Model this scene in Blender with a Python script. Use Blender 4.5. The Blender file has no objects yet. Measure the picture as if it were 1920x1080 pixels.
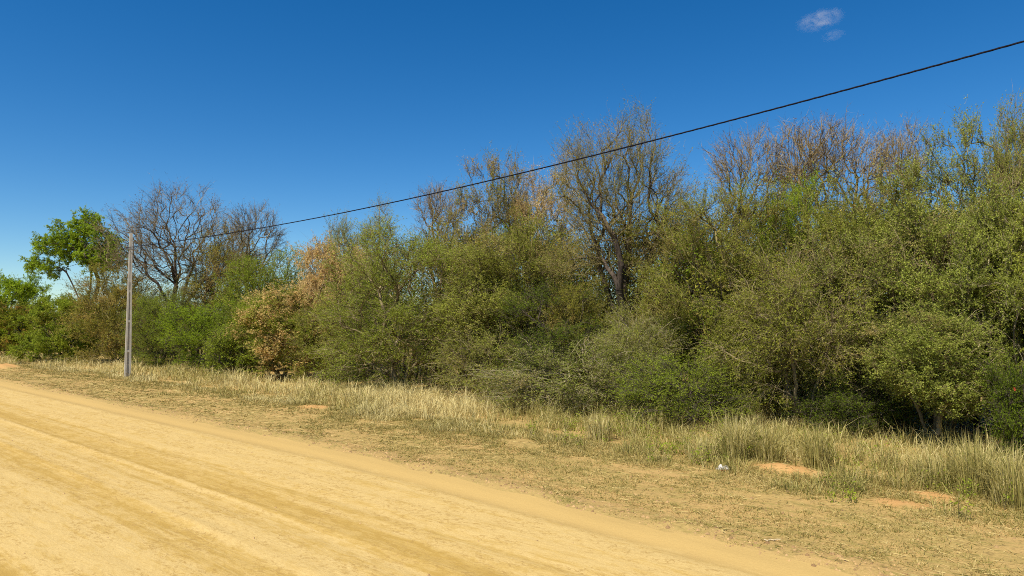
import bpy, math
import numpy as np
from mathutils import Vector

S = bpy.context.scene
R = math.radians

# ------------------------------------------------------------------ camera, sky, sun, exposure
CAM_Z = 3.56
FPX = 1300.0                         # focal length in pixels of a 1920-wide frame
PITCH = math.atan(60.0 / FPX)
cam_d = bpy.data.cameras.new('camera')
cam_d.sensor_width = 36.0
cam_d.lens = 36.0 * FPX / 1920.0
cam_d.clip_start = 0.1
cam_d.clip_end = 12000.0
cam = bpy.data.objects.new('camera', cam_d)
cam.location = (0, 0, CAM_Z)
cam.rotation_euler = (math.pi / 2 + PITCH, 0, 0)
S.collection.objects.link(cam)
S.camera = cam

SUN_EL = R(56)
SUN_AZ = math.atan2(-0.62, -0.78)    # x, y of the direction towards the sun (from +Y, clockwise)
world = bpy.data.worlds.new("World")
S.world = world
world.use_nodes = True
wn = world.node_tree.nodes
wl = world.node_tree.links
wn.clear()
sky = wn.new('ShaderNodeTexSky')
sky.sky_type = 'NISHITA'
sky.sun_disc = False
sky.sun_elevation = SUN_EL
sky.sun_rotation = SUN_AZ
sky.altitude = 1200
sky.air_density = 1.0
sky.dust_density = 0.05
sky.ozone_density = 3.0
hs = wn.new('ShaderNodeHueSaturation')
hs.inputs['Saturation'].default_value = 1.38
hs.inputs['Value'].default_value = 1.0
hs.inputs['Hue'].default_value = 0.502
bg = wn.new('ShaderNodeBackground')
bg.inputs['Strength'].default_value = 0.084
wo = wn.new('ShaderNodeOutputWorld')
wl.new(sky.outputs[0], hs.inputs['Color'])
tint = wn.new('ShaderNodeMix'); tint.data_type = 'RGBA'; tint.blend_type = 'MULTIPLY'
tint.inputs[0].default_value = 1.0
tint.inputs[7].default_value = (0.88, 0.98, 1.0, 1)
wl.new(hs.outputs[0], tint.inputs[6])
wl.new(tint.outputs[2], bg.inputs['Color'])
wl.new(bg.outputs[0], wo.inputs['Surface'])

sd = bpy.data.lights.new('sun', 'SUN')
sd.energy = 5.0
sd.angle = R(0.53)
sd.color = (1.0, 0.94, 0.83)
sun = bpy.data.objects.new('sun', sd)
S.collection.objects.link(sun)
to_sun = Vector((math.sin(SUN_AZ) * math.cos(SUN_EL), math.cos(SUN_AZ) * math.cos(SUN_EL), math.sin(SUN_EL)))
sun.rotation_euler = to_sun.to_track_quat('Z', 'Y').to_euler()
sun.location = to_sun * 60

S.view_settings.view_transform = 'Standard'
S.view_settings.look = 'None'
S.view_settings.gamma = 1.0
S.view_settings.use_curve_mapping = False
S.view_settings.exposure = 0.55
S.render.engine = 'CYCLES'
S.cycles.max_bounces = 6
S.cycles.diffuse_bounces = 3
S.cycles.transmission_bounces = 4
S.cycles.volume_bounces = 1
S.cycles.use_denoising = False
S.cycles.pixel_filter_type = 'BLACKMAN_HARRIS'
S.cycles.filter_width = 1.0

# ------------------------------------------------------------------ frame of the road: s runs along it, n across it
D2 = np.array([-0.758, 0.652]); D2 /= np.linalg.norm(D2)
N2 = np.array([D2[1], -D2[0]])
ROAD_ROT = math.atan2(D2[1], D2[0])          # local X = s ; local Y = -n

def sn(s, n):
    s = np.asarray(s, float); n = np.asarray(n, float)
    return s * D2[0] + n * N2[0], s * D2[1] + n * N2[1]

def ray(u, v=600.0):
    x = (u - 960.0) / FPX; y = (540.0 - v) / FPX
    c, q = math.cos(PITCH), math.sin(PITCH)
    return np.array([x, c - y * q, q + y * c])

def spot(u, n, v=600.0):
    """ground point seen at column u that lies n metres across the road frame"""
    r = ray(u, v)
    t = n / (r[0] * N2[0] + r[1] * N2[1])
    return r[0] * t, r[1] * t, t

def ground_hit(u, v):
    r = ray(u, v); t = -CAM_Z / r[2]
    return r[0] * t, r[1] * t

# ------------------------------------------------------------------ numpy noise
def _h(ix, iy, seed):
    v = np.sin(ix * 127.1 + iy * 311.7 + seed * 74.7) * 43758.5453
    return v - np.floor(v)

def noise2(x, y, seed=0):
    x = np.asarray(x, float); y = np.asarray(y, float)
    ix, iy = np.floor(x), np.floor(y)
    fx, fy = x - ix, y - iy
    fx = fx * fx * (3 - 2 * fx); fy = fy * fy * (3 - 2 * fy)
    a = _h(ix, iy, seed); b = _h(ix + 1, iy, seed); c = _h(ix, iy + 1, seed); d = _h(ix + 1, iy + 1, seed)
    return (a + (b - a) * fx) * (1 - fy) + (c + (d - c) * fx) * fy

def fbm2(x, y, seed=0, o=3):
    t = 0; amp = 0.5; tot = 0
    for k in range(o):
        t = t + amp * noise2(x * 2 ** k, y * 2 ** k, seed + k); tot += amp; amp *= 0.5
    return t / tot

def sstep(a, b, x):
    t = np.clip((x - a) / (b - a), 0, 1)
    return t * t * (3 - 2 * t)

def drift(s):
    return -0.062 * np.clip(15.5 - np.asarray(s, float), 0, 24)

MOUNDS = []     # (s, n, radius s, radius n, height)
def _mound(u, v, rs, rn, h):
    x, y = ground_hit(u, v)
    MOUNDS.append((x * D2[0] + y * D2[1], x * N2[0] + y * N2[1], rs, rn, h))
_mound(1478, 886, 0.95, 0.40, 0.15)
_mound(1745, 934, 0.5, 0.35, 0.10)
_mound(1690, 948, 0.55, 0.3, 0.06)
_mound(590, 765, 0.9, 0.5, 0.10)
_mound(8, 690, 2.5, 0.8, 0.30)

def ground_h(s, n):
    s = np.asarray(s, float); n = np.asarray(n, float)
    for_m = n; n = n - drift(s)
    z = 0.03 * (fbm2(s * 0.6, n * 0.6, 3) - 0.5) * 2 * sstep(10.6, 12, n)
    z = z + 0.035 * (fbm2(s * 2.6, n * 2.6, 9) - 0.5) * sstep(10.8, 11.6, n)
    z = z + 0.10 * np.exp(-((n - 11.5 - 0.3 * noise2(s * 0.3, 0, 5)) / 0.45) ** 2) * (0.4 + 0.8 * noise2(s * 0.9, n, 6))
    z = z - 0.12 * (1 - sstep(10.5, 11.0, n)) * (sstep(-6, -3, n))
    n = for_m
    for (ms, mn, a, b, h) in MOUNDS:
        z = z + h * np.exp(-((s - ms) / a) ** 2 - ((n - mn) / b) ** 2) * (0.35 + 1.3 * fbm2(s * 4.5, n * 4.5, 21))
    return z

# ------------------------------------------------------------------ mesh helpers
class Buf:
    """collects faces as numpy blocks and makes one mesh of them"""
    def __init__(self):
        self.v = []; self.f = []; self.nv = 0; self.tone = []; self.mat = []
    def add(self, verts, faces, mat=0, tone=None):
        verts = np.asarray(verts, float).reshape(-1, 3); faces = np.asarray(faces, int)
        self.v.append(verts); self.f.append(faces + self.nv); self.nv += len(verts)
        self.mat.append(np.full(len(faces), mat, int))
        self.tone.append(np.full(len(faces), 0.5) if tone is None else np.broadcast_to(np.asarray(tone, float), (len(faces),)))
    def ntris(self):
        return sum(len(f) * (f.shape[1] - 2) for f in self.f)
    def mesh(self, name, smooth=False):
        me = bpy.data.meshes.new(name)
        if not self.v:
            return me
        V = np.concatenate(self.v)
        loops = np.concatenate([f.ravel() for f in self.f]).astype(np.int32)
        tot = np.concatenate([np.full(len(f), f.shape[1]) for f in self.f])
        start = np.concatenate([[0], np.cumsum(tot)[:-1]]).astype(np.int32)
        me.vertices.add(len(V)); me.vertices.foreach_set('co', V.astype(np.float32).ravel())
        me.loops.add(len(loops)); me.loops.foreach_set('vertex_index', loops)
        me.polygons.add(len(tot)); me.polygons.foreach_set('loop_start', start)
        me.polygons.foreach_set('material_index', np.concatenate(self.mat).astype(np.int32))
        me.polygons.foreach_set('use_smooth', np.full(len(tot), smooth))
        at = me.attributes.new('tone', 'FLOAT', 'FACE')
        at.data.foreach_set('value', np.concatenate(self.tone).astype(np.float32))
        me.update(calc_edges=True)
        return me

def unit(v):
    return v / np.maximum(np.linalg.norm(v, axis=-1, keepdims=True), 1e-9)

def frames(Dv):
    ref = np.where(np.abs(Dv[:, 2:3]) > 0.9, np.array([[1.0, 0, 0]]), np.array([[0, 0, 1.0]]))
    a = unit(np.cross(Dv, ref)); b = np.cross(Dv, a)
    return a, b

def prisms(buf, A, B, ra, rb, k, mat=0, tone=None, Da=None):
    """open k-sided tubes from A to B; Da bends the first ring to the direction before"""
    if len(A) == 0: return
    Dv = unit(B - A)
    a, b = frames(Dv)
    if Da is not None:
        Dm = unit(Dv + Da)
        a0 = unit(a - Dm * np.sum(a * Dm, 1, keepdims=True)); b0 = np.cross(Dm, a0)
    else:
        a0, b0 = a, b
    th = np.arange(k) * 2 * math.pi / k
    c, s_ = np.cos(th)[None, :, None], np.sin(th)[None, :, None]
    r0 = A[:, None] + ra[:, None, None] * (c * a0[:, None] + s_ * b0[:, None])
    r1 = B[:, None] + rb[:, None, None] * (c * a[:, None] + s_ * b[:, None])
    V = np.concatenate([r0, r1], 1)
    i = np.arange(k); j = (i + 1) % k
    F = np.stack([i, j, j + k, i + k], 1)
    F = (F[None] + (np.arange(len(A)) * 2 * k)[:, None, None]).reshape(-1, 4)
    buf.add(V, F, mat, None if tone is None else np.repeat(tone, k))

def cones(buf, A, B, r, mat=0, tone=None):
    if len(A) == 0: return
    Dv = unit(B - A); a, b = frames(Dv)
    th = np.arange(3) * 2 * math.pi / 3
    ring = A[:, None] + r[:, None, None] * (np.cos(th)[None, :, None] * a[:, None] + np.sin(th)[None, :, None] * b[:, None])
    V = np.concatenate([ring, B[:, None]], 1)
    F = np.array([[0, 1, 3], [1, 2, 3], [2, 0, 3]])
    F = (F[None] + (np.arange(len(A)) * 4)[:, None, None]).reshape(-1, 3)
    buf.add(V, F, mat, None if tone is None else np.repeat(tone, 3))

def slivers(buf, rng, A, B, w, mat=0, tone=None):
    """the finest twigs: one thin triangle each"""
    if len(A) == 0: return
    sd = unit(np.cross(unit(B - A), unit(rng.normal(size=A.shape)))) * (w * 0.5)[:, None]
    V = np.stack([A - sd, A + sd, B], 1)
    buf.add(V, np.array([[0, 1, 2]]) + (np.arange(len(A)) * 3)[:, None], mat, tone)

def ribbons(buf, rng, A, M_, B, w, mat=0, tone=None):
    """bent flat twigs: a strip and a pointed tip"""
    sd = unit(np.cross(unit(B - A), unit(rng.normal(size=A.shape)))) * (w * 0.5)[:, None]
    V = np.stack([A - sd, A + sd, M_ + sd * 0.75, M_ - sd * 0.75, B], 1)
    buf.add(V, np.array([[0, 1, 2], [0, 2, 3], [3, 2, 4]])[None].repeat(len(A), 0).reshape(-1, 3) + np.repeat(np.arange(len(A)) * 5, 3)[:, None], mat, np.repeat(tone, 3))

def leaf_quads(buf, rng, P, Dv, L, W, mat, tone, up=0.5):
    """one pointed blade per row of P along Dv"""
    if len(P) == 0: return
    nrm = unit(rng.normal(size=P.shape) + np.array([0, 0, up]))
    side = unit(np.cross(Dv, nrm))
    mid = P + Dv * (L * 0.45)[:, None]
    V = np.stack([P - side * (W * 0.25)[:, None], mid + side * (W * 0.75)[:, None], P + Dv * L[:, None]], 1)
    F = np.array([[0, 1, 2]]) + (np.arange(len(P)) * 3)[:, None]
    buf.add(V, F, mat, tone)

# ------------------------------------------------------------------ object helpers
def link(o):
    S.collection.objects.link(o); return o

def tag(o, label=None, cat=None, group=None, kind=None):
    if label: o['label'] = label
    if cat: o['category'] = cat
    if group: o['group'] = group
    if kind: o['kind'] = kind
    return o

def obj(name, me, mats=(), parent=None):
    o = bpy.data.objects.new(name, me)
    if not me.materials:
        for m in mats: me.materials.append(m)
    link(o)
    if parent is not None: o.parent = parent
    return o

def empty(name, loc, rz=0.0, scale=(1, 1, 1)):
    o = bpy.data.objects.new(name, None)
    o.empty_display_size = 0.3
    o.location = loc; o.rotation_euler = (0, 0, rz); o.scale = scale
    return link(o)

# ------------------------------------------------------------------ materials
def new_mat(name):
    m = bpy.data.materials.new(name); m.use_nodes = True
    nt = m.node_tree; nt.nodes.clear()
    out = nt.nodes.new('ShaderNodeOutputMaterial')
    return m, nt.nodes, nt.links, out

def N_(nodes, typ, **kw):
    n = nodes.new(typ)
    for k, v in kw.items(): setattr(n, k, v)
    return n

def mixc(nodes, links, fac, a, b, blend='MIX'):
    m = nodes.new('ShaderNodeMix'); m.data_type = 'RGBA'; m.blend_type = blend
    for sock, val in ((m.inputs[0], fac), (m.inputs[6], a), (m.inputs[7], b)):
        if hasattr(val, 'is_output'): links.new(val, sock)
        elif isinstance(val, (int, float)): sock.default_value = val
        else: sock.default_value = (*val, 1)
    return m.outputs[2]

def ramp(nodes, links, fac, stops, interp='LINEAR'):
    r = nodes.new('ShaderNodeValToRGB'); r.color_ramp.interpolation = interp
    e = r.color_ramp.elements
    while len(e) < len(stops): e.new(0.5)
    for i, (p, c) in enumerate(stops):
        e[i].position = p
        e[i].color = (c, c, c, 1) if isinstance(c, (int, float)) else (*c, 1)
    links.new(fac, r.inputs[0])
    return r.outputs[0]

def noise_t(nodes, links, vec, scale, detail=3.0, rough=0.55, dist=0.0):
    n = nodes.new('ShaderNodeTexNoise')
    n.inputs['Scale'].default_value = scale; n.inputs['Detail'].default_value = detail
    n.inputs['Roughness'].default_value = rough; n.inputs['Distortion'].default_value = dist
    if vec is not None: links.new(vec, n.inputs['Vector'])
    return n.outputs[0]

def mapping(nodes, links, vec, scale=(1, 1, 1), loc=(0, 0, 0)):
    m = nodes.new('ShaderNodeMapping'); m.inputs['Scale'].default_value = scale; m.inputs['Location'].default_value = loc
    links.new(vec, m.inputs['Vector'])
    return m.outputs[0]

def math_(nodes, links, op, a, b=None):
    m = nodes.new('ShaderNodeMath'); m.operation = op
    for i, x in enumerate((a, b)):
        if x is None: continue
        if hasattr(x, 'is_output'): links.new(x, m.inputs[i])
        else: m.inputs[i].default_value = x
    return m.outputs[0]

def bump(nodes, links, h, strength, dist, normal=None):
    b = nodes.new('ShaderNodeBump'); b.inputs['Strength'].default_value = strength; b.inputs['Distance'].default_value = dist
    links.new(h, b.inputs['Height'])
    if normal is not None: links.new(normal, b.inputs['Normal'])
    return b.outputs[0]

def leaf_mat(name, dark, light, dry=None, dry_at=0.62, dry_scale=0.45, transl=0.42):
    """leaves: each leaf its own tone between dark and light; dry leaves in drifts of their own"""
    m, n, l, out = new_mat(name)
    at = N_(n, 'ShaderNodeAttribute', attribute_name='tone', attribute_type='GEOMETRY')
    oi = n.new('ShaderNodeObjectInfo')
    geo = n.new('ShaderNodeNewGeometry')
    col = mixc(n, l, at.outputs['Fac'], dark, light)
    big = noise_t(n, l, geo.outputs['Position'], 0.8, 2.0)
    col = mixc(n, l, 0.55, col, ramp(n, l, big, [(0.3, 0.62), (0.7, 1.2)]), 'MULTIPLY')
    if dry is not None:
        nz = noise_t(n, l, geo.outputs['Position'], dry_scale, 3.0, 0.6)
        jit = math_(n, l, 'MULTIPLY', math_(n, l, 'SUBTRACT', at.outputs['Fac'], 0.5), 0.22)
        f = ramp(n, l, math_(n, l, 'ADD', nz, jit), [(dry_at - 0.05, 0.0), (dry_at + 0.05, 1.0)])
        dcol = mixc(n, l, at.outputs['Fac'], tuple(c * 0.75 for c in dry), tuple(min(1, c * 1.25) for c in dry))
        col = mixc(n, l, f, col, dcol)
    d = n.new('ShaderNodeBsdfPrincipled'); d.inputs['Roughness'].default_value = 0.6
    d.inputs['Specular IOR Level'].default_value = 0.12
    l.new(col, d.inputs['Base Color'])
    t = n.new('ShaderNodeBsdfTranslucent'); l.new(col, t.inputs['Color'])
    mx = n.new('ShaderNodeMixShader'); mx.inputs[0].default_value = transl
    l.new(d.outputs[0], mx.inputs[1]); l.new(t.outputs[0], mx.inputs[2]); l.new(mx.outputs[0], out.inputs['Surface'])
    return m

def bark_mat(name, a, b):
    m, n, l, out = new_mat(name)
    tc = n.new('ShaderNodeTexCoord')
    v = mapping(n, l, tc.outputs['Object'], (6, 6, 1.6))
    nz = noise_t(n, l, v, 2.2, 4.0, 0.65)
    at = N_(n, 'ShaderNodeAttribute', attribute_name='tone', attribute_type='GEOMETRY')
    col = mixc(n, l, ramp(n, l, math_(n, l, 'ADD', nz, math_(n, l, 'MULTIPLY', math_(n, l, 'SUBTRACT', at.outputs['Fac'], 0.5), 0.5)), [(0.3, 0.0), (0.72, 1.0)]), a, b)
    d = n.new('ShaderNodeBsdfPrincipled'); d.inputs['Roughness'].default_value = 0.85
    d.inputs['Specular IOR Level'].default_value = 0.15
    l.new(col, d.inputs['Base Color'])
    l.new(bump(n, l, nz, 0.6, 0.02), d.inputs['Normal'])
    l.new(d.outputs[0], out.inputs['Surface'])
    return m

LEAF = {
    'olive':   leaf_mat('olive_leaf', (0.18, 0.20, 0.020), (0.43, 0.445, 0.060), (0.36, 0.27, 0.07), 0.67),
    'yellow':   leaf_mat('yellow_green_leaf', (0.175, 0.21, 0.026), (0.43, 0.465, 0.085), (0.38, 0.30, 0.10), 0.65),
    'bright':   leaf_mat('bright_green_leaf', (0.19, 0.28, 0.012), (0.41, 0.53, 0.028)),
    'mid':   leaf_mat('mid_green_leaf', (0.165, 0.225, 0.014), (0.40, 0.47, 0.042), (0.34, 0.29, 0.06), 0.68),
    'fresh':  leaf_mat('fresh_green_leaf', (0.19, 0.24, 0.020), (0.46, 0.52, 0.065), (0.36, 0.32, 0.06), 0.72),
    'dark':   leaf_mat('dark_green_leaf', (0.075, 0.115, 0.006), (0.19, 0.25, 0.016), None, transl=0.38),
    'grey':   leaf_mat('grey_green_leaf', (0.21, 0.235, 0.026), (0.46, 0.48, 0.080), (0.40, 0.32, 0.11), 0.62),
    'brown':   leaf_mat('olive_brown_leaf', (0.21, 0.195, 0.024), (0.43, 0.40, 0.062), (0.42, 0.30, 0.085), 0.58),
    'rust':   leaf_mat('dry_orange_leaf', (0.58, 0.40, 0.15), (0.82, 0.61, 0.28), (0.24, 0.26, 0.03), 0.64),
    'half':   leaf_mat('half_dry_leaf', (0.16, 0.22, 0.012), (0.36, 0.42, 0.03), (0.68, 0.48, 0.19), 0.52, 0.6),
    'tinted':   leaf_mat('rust_tinted_leaf', (0.15, 0.18, 0.010), (0.34, 0.36, 0.025), (0.48, 0.27, 0.07), 0.60, 0.7),
    'pod':     leaf_mat('dry_pod', (0.13, 0.080, 0.045), (0.27, 0.18, 0.10)),
    'tan':   leaf_mat('dry_tan_leaf', (0.30, 0.215, 0.07), (0.55, 0.41, 0.15), (0.24, 0.25, 0.025), 0.52),
}
BARK = {
    'grey':  bark_mat('grey_bark', (0.11, 0.082, 0.038), (0.30, 0.235, 0.125)),
    'dark':  bark_mat('dark_bark', (0.035, 0.026, 0.020), (0.13, 0.10, 0.075)),
    'pale':  bark_mat('pale_bark', (0.17, 0.135, 0.075), (0.38, 0.315, 0.19)),
    'red':   bark_mat('reddish_bark', (0.15, 0.105, 0.046), (0.36, 0.275, 0.13)),
    'olive': bark_mat('olive_bark', (0.10, 0.08, 0.028), (0.27, 0.22, 0.085)),
}

# ------------------------------------------------------------------ tree growth
def sample_blobs(rng, blobs, n, shell=2.0, gap=0.0, zmin=0.15):
    """points inside a union of ellipsoids (cx,cy,cz,rx,ry,rz); shell > 3 pushes them outwards, gap opens hollows"""
    vol = np.array([b[3] * b[4] * b[5] for b in blobs]); vol = vol ** 0.8; vol /= vol.sum()
    out = []
    off = rng.uniform(-50, 50, 3)
    while sum(map(len, out)) < n:
        k = rng.choice(len(blobs), size=n * 2, p=vol)
        B = np.array(blobs)[k]
        d = unit(rng.normal(size=(n * 2, 3)))
        rad = rng.uniform(0, 1, n * 2) ** (1.0 / (3.0 * shell / 2.0))
        lump = 0.80 + 0.40 * fbm2(d[:, 0] * 2.2 + off[0] + k * 7, d[:, 1] * 2.2 + d[:, 2] * 2.9 + off[1], 5, 2)
        p = B[:, :3] + d * B[:, 3:6] * (rad * lump)[:, None]
        g = fbm2(p[:, 0] * 0.9 + off[0] + p[:, 2] * 0.5, p[:, 1] * 0.9 + p[:, 2] * 0.8 + off[1], 11, 2)
        keep = (p[:, 2] > zmin) & (g > gap)
        out.append(p[keep])
    return np.concatenate(out)[:n]

def grow(rng, stems, pts, w=0.35, turn=0.6):
    """joins every point to the cheapest node of the tree so far; stems: list of polylines from the ground"""
    pos = []; par = []; path = []; dr = []
    for st in stems:
        prev = -1
        for i, p in enumerate(st):
            p = np.asarray(p, float)
            if prev < 0:
                path.append(0.0); dr.append(np.array([0, 0, 1.0]))
            else:
                path.append(path[prev] + np.linalg.norm(p - pos[prev])); dr.append(unit(p - pos[prev]))
            pos.append(p); par.append(prev); prev = len(pos) - 1
    n0 = len(pos); n = n0 + len(pts)
    P = np.zeros((n, 3)); Dd = np.zeros((n, 3)); PL = np.zeros(n); PA = np.full(n, -1)
    P[:n0] = pos; Dd[:n0] = dr; PL[:n0] = path; PA[:n0] = par
    ok = np.ones(n, bool)
    for st_i, p in enumerate(stems): pass
    first = 0; roots = []
    for st in stems:
        roots.append(first); ok[first:first + max(1, int(len(st) * 0.45))] = False; first += len(st)
    ctr = np.mean([st[-1] for st in stems], 0)
    o = np.argsort(np.linalg.norm((pts - ctr) * np.array([1, 1, 0.8]), axis=1) + rng.normal(0, 0.25, len(pts)))
    m = n0
    for p in pts[o]:
        dv = p - P[:m]
        dist = np.sqrt((dv * dv).sum(1)) + 1e-6
        cs = (dv * Dd[:m]).sum(1) / dist
        cost = dist * (1 + turn * (1 - cs)) + w * PL[:m]
        cost[~ok[:m]] = 1e9
        j = int(np.argmin(cost))
        P[m] = p; PA[m] = j; Dd[m] = unit(0.65 * dv[j] / dist[j] + 0.35 * Dd[j]); PL[m] = PL[j] + dist[j]
        m += 1
    return P, PA, n0, o

def build_tree(seed, stems, blobs, npts, twigs=4, twig_len=(0.35, 0.8), sub=4, leaves=2.2, leaf=(0.06, 0.032),
               up=0.35, out=0.5, droop=0.0, shell=2.0, gap=0.3, w=0.35, turn=0.6, r_tip=0.009, r_pow=0.48, tip_n=5, trunk_r=0.022,
               bunch=0.0, zmin=0.15, twig_r=0.0056, lf=3.35, ls=0.86, wands=230, clump=7, csize=1.0):
    """-> (trunk buffer, crown buffer). Crown material 0 = twig bark, 1 = leaf"""
    rng = np.random.default_rng(seed)
    leaves *= lf; leaf = (leaf[0] * ls, leaf[1] * ls * 1.1)
    if clump > 1:
        cen = sample_blobs(rng, blobs, int(npts / clump), shell, gap, zmin)
        pts = np.repeat(cen, clump, 0) + rng.normal(size=(len(cen) * clump, 3)) * np.array([0.30, 0.30, 0.20]) * csize
        ctone = np.repeat(rng.uniform(-0.22, 0.22, len(cen)), clump)
        pts[:, 2] = np.maximum(pts[:, 2], zmin)
    else:
        pts = sample_blobs(rng, blobs, npts, shell, gap, zmin); ctone = np.zeros(len(pts))
    P, PA, n0, order = grow(rng, stems, pts, w, turn)
    ntone = np.concatenate([np.zeros(n0), ctone[order]])
    n = len(P)
    cnt = np.zeros(n)
    haschild = np.zeros(n, bool); haschild[PA[PA >= 0]] = True
    cnt[~haschild] = 1
    for i in range(n - 1, -1, -1):
        if PA[i] >= 0: cnt[PA[i]] += max(cnt[i], 1)
    rad = r_tip * np.maximum(cnt, 1) ** r_pow
    e = np.where(PA >= 0)[0]
    A, B = P[PA[e]], P[e]
    gp = PA[PA[e]]
    Dp = np.where((gp >= 0)[:, None], unit(P[PA[e]] - P[np.maximum(gp, 0)]), unit(B - A))
    ln = np.linalg.norm(B - A, axis=1)
    mid = (A + B) / 2 + (Dp - unit(B - A)) * (ln * 0.16)[:, None] + rng.normal(size=A.shape) * (ln * 0.045)[:, None]
    rb = rad[e]; ra = np.minimum(rad[PA[e]], rb * 1.35)
    rm = (ra + rb) / 2
    trunk, crown = Buf(), Buf()
    big = rb > trunk_r
    huge = big & (rb > 0.055)
    for sel, k, buf in ((huge, 8, trunk), (big & ~huge, 5, trunk), (~big, 3, crown)):
        tn = rng.uniform(0, 1, sel.sum())
        prisms(buf, A[sel], mid[sel], ra[sel], rm[sel], k, 0, tn, Dp[sel])
        prisms(buf, mid[sel], B[sel], rm[sel], rb[sel], k, 0, tn, unit(mid[sel] - A[sel]))
    # roots flare
    # twigs
    ctr = np.mean([b[:3] for b in blobs], 0)
    cand = np.where((cnt <= tip_n) & (np.arange(n) >= n0))[0]
    if len(cand) == 0: cand = np.arange(n0, n)
    T = len(cand) * twigs
    idx = np.repeat(cand, twigs)
    f = rng.uniform(0.0, 0.7, T)
    p0 = P[idx] * (1 - f)[:, None] + P[PA[idx]] * f[:, None]
    od = P[idx] - ctr; od[:, 2] *= 0.6; od = unit(od)
    pd = unit(P[idx] - P[PA[idx]])
    d = unit(od * out + pd * 0.5 + np.array([0, 0, up]) + rng.normal(size=(T, 3)) * 0.42)
    L = rng.uniform(*twig_len, T) * (0.72 if clump > 1 else 1.0) * rng.choice([1.0, 1.0, 1.55], T)
    pm = p0 + d * (L * 0.5)[:, None] + rng.normal(size=(T, 3)) * (L * 0.06)[:, None]
    d2 = unit(d + rng.normal(size=(T, 3)) * 0.25 + np.array([0, 0, -droop]))
    pe = pm + d2 * (L * 0.55)[:, None]
    tr = np.full(T, twig_r) * rng.uniform(0.7, 1.3, T)
    tn = rng.uniform(0, 1, T)
    ribbons(crown, rng, p0, pm, pe, tr * 2.1, 0, tn)
    # sub-twigs
    si = np.repeat(np.arange(T), sub)
    g = rng.uniform(0.15, 1.0, len(si))
    q0 = np.where((g < 0.5)[:, None], p0[si] + (pm - p0)[si] * (g * 2)[:, None], pm[si] + (pe - pm)[si] * (g * 2 - 1)[:, None])
    sdv = unit(d2[si] * 0.75 + rng.normal(size=(len(si), 3)) * 0.6 + np.array([0, 0, up * 0.4 - droop * 0.5]))
    sl = np.minimum(L[si], 0.9) * rng.uniform(0.22, 0.5, len(si))
    q1 = q0 + sdv * sl[:, None]
    slivers(crown, rng, q0, q1, np.full(len(si), twig_r * 1.3), 0, rng.uniform(0, 1, len(si)))
    # leaves
    nl = rng.poisson(leaves, len(si))
    if bunch > 0:                    # whole twigs bare, others full
        bare = rng.uniform(0, 1, T) < bunch
        nl[bare[si]] = 0
    li = np.repeat(np.arange(len(si)), nl)
    if len(li):
        h = rng.uniform(0.15, 1.05, len(li))
        lp = q0[li] + (q1 - q0)[li] * h[:, None]
        ld = unit(sdv[li] * 0.5 + rng.normal(size=(len(li), 3)) * 0.8 + np.array([0, 0, -droop * 0.5]))
        sc = rng.uniform(0.65, 1.35, len(li))
        tw = np.repeat(rng.uniform(-0.2, 0.2, T) + ntone[idx], sub)[li]
        leaf_quads(crown, rng, lp, ld, leaf[0] * sc, leaf[1] * sc, 1, np.clip(rng.uniform(0.1, 0.9, len(li)) + tw, 0, 1))
    # long bare wands arching out of the crown
    if wands:
        wi = rng.choice(np.arange(n0, n), wands)
        o2 = P[wi] - ctr; o2[:, 2] *= 0.5
        wd = unit(unit(o2) * 0.8 + np.array([0, 0, up + 0.25]) + rng.normal(size=(wands, 3)) * 0.3)
        wl_ = rng.uniform(0.7, 1.5, wands)
        b0 = P[wi]; b1 = b0 + wd * (wl_ * 0.55)[:, None]
        b2 = b1 + unit(wd + np.array([0, 0, -0.55]) + unit(o2) * 0.3) * (wl_ * 0.45)[:, None]
        ribbons(crown, rng, b0, b1, b2, np.full(wands, 0.0145), 0, rng.uniform(0.6, 1.0, wands))
    return trunk, crown

def stem_fan(rng, k, h, spread, base=0.25, lean=(0, 0), seg=5):
    st = []
    for i in range(k):
        a = i * 2 * math.pi / k + rng.uniform(-0.5, 0.5)
        hh = h * rng.uniform(0.75, 1.1); sp = spread * rng.uniform(0.5, 1.1)
        b = base * rng.uniform(0.3, 1.0)
        ps = []
        for j in range(seg + 1):
            t = j / seg
            r = b + sp * t ** 1.4
            r = r * (j > 0)
            ps.append((math.cos(a) * r + lean[0] * t + rng.normal(0, 0.03) * (j > 0), math.sin(a) * r + lean[1] * t + rng.normal(0, 0.03) * (j > 0), hh * t - 0.25 * (j == 0)))
        st.append(ps)
    return st

def single_stem(rng, h, lean=(0, 0), wob=0.06, seg=6):
    return [[(lean[0] * (j / seg) + rng.normal(0, wob) * (0 < j), lean[1] * (j / seg) + rng.normal(0, wob) * (0 < j), h * j / seg - 0.2 * (j == 0)) for j in range(seg + 1)]]

# name -> (height, width, trunk mesh, crown mesh)
KIND = {}
NTRI = [0]
def kind(name, height, width, woody, tb_cb):
    tb, cb = tb_cb
    NTRI[0] += tb.ntris() + cb.ntris()
    a, b = woody
    KIND[name] = (height, width, tb.mesh(a, True), cb.mesh(b, False), a, b)

r_ = np.random.default_rng
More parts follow.
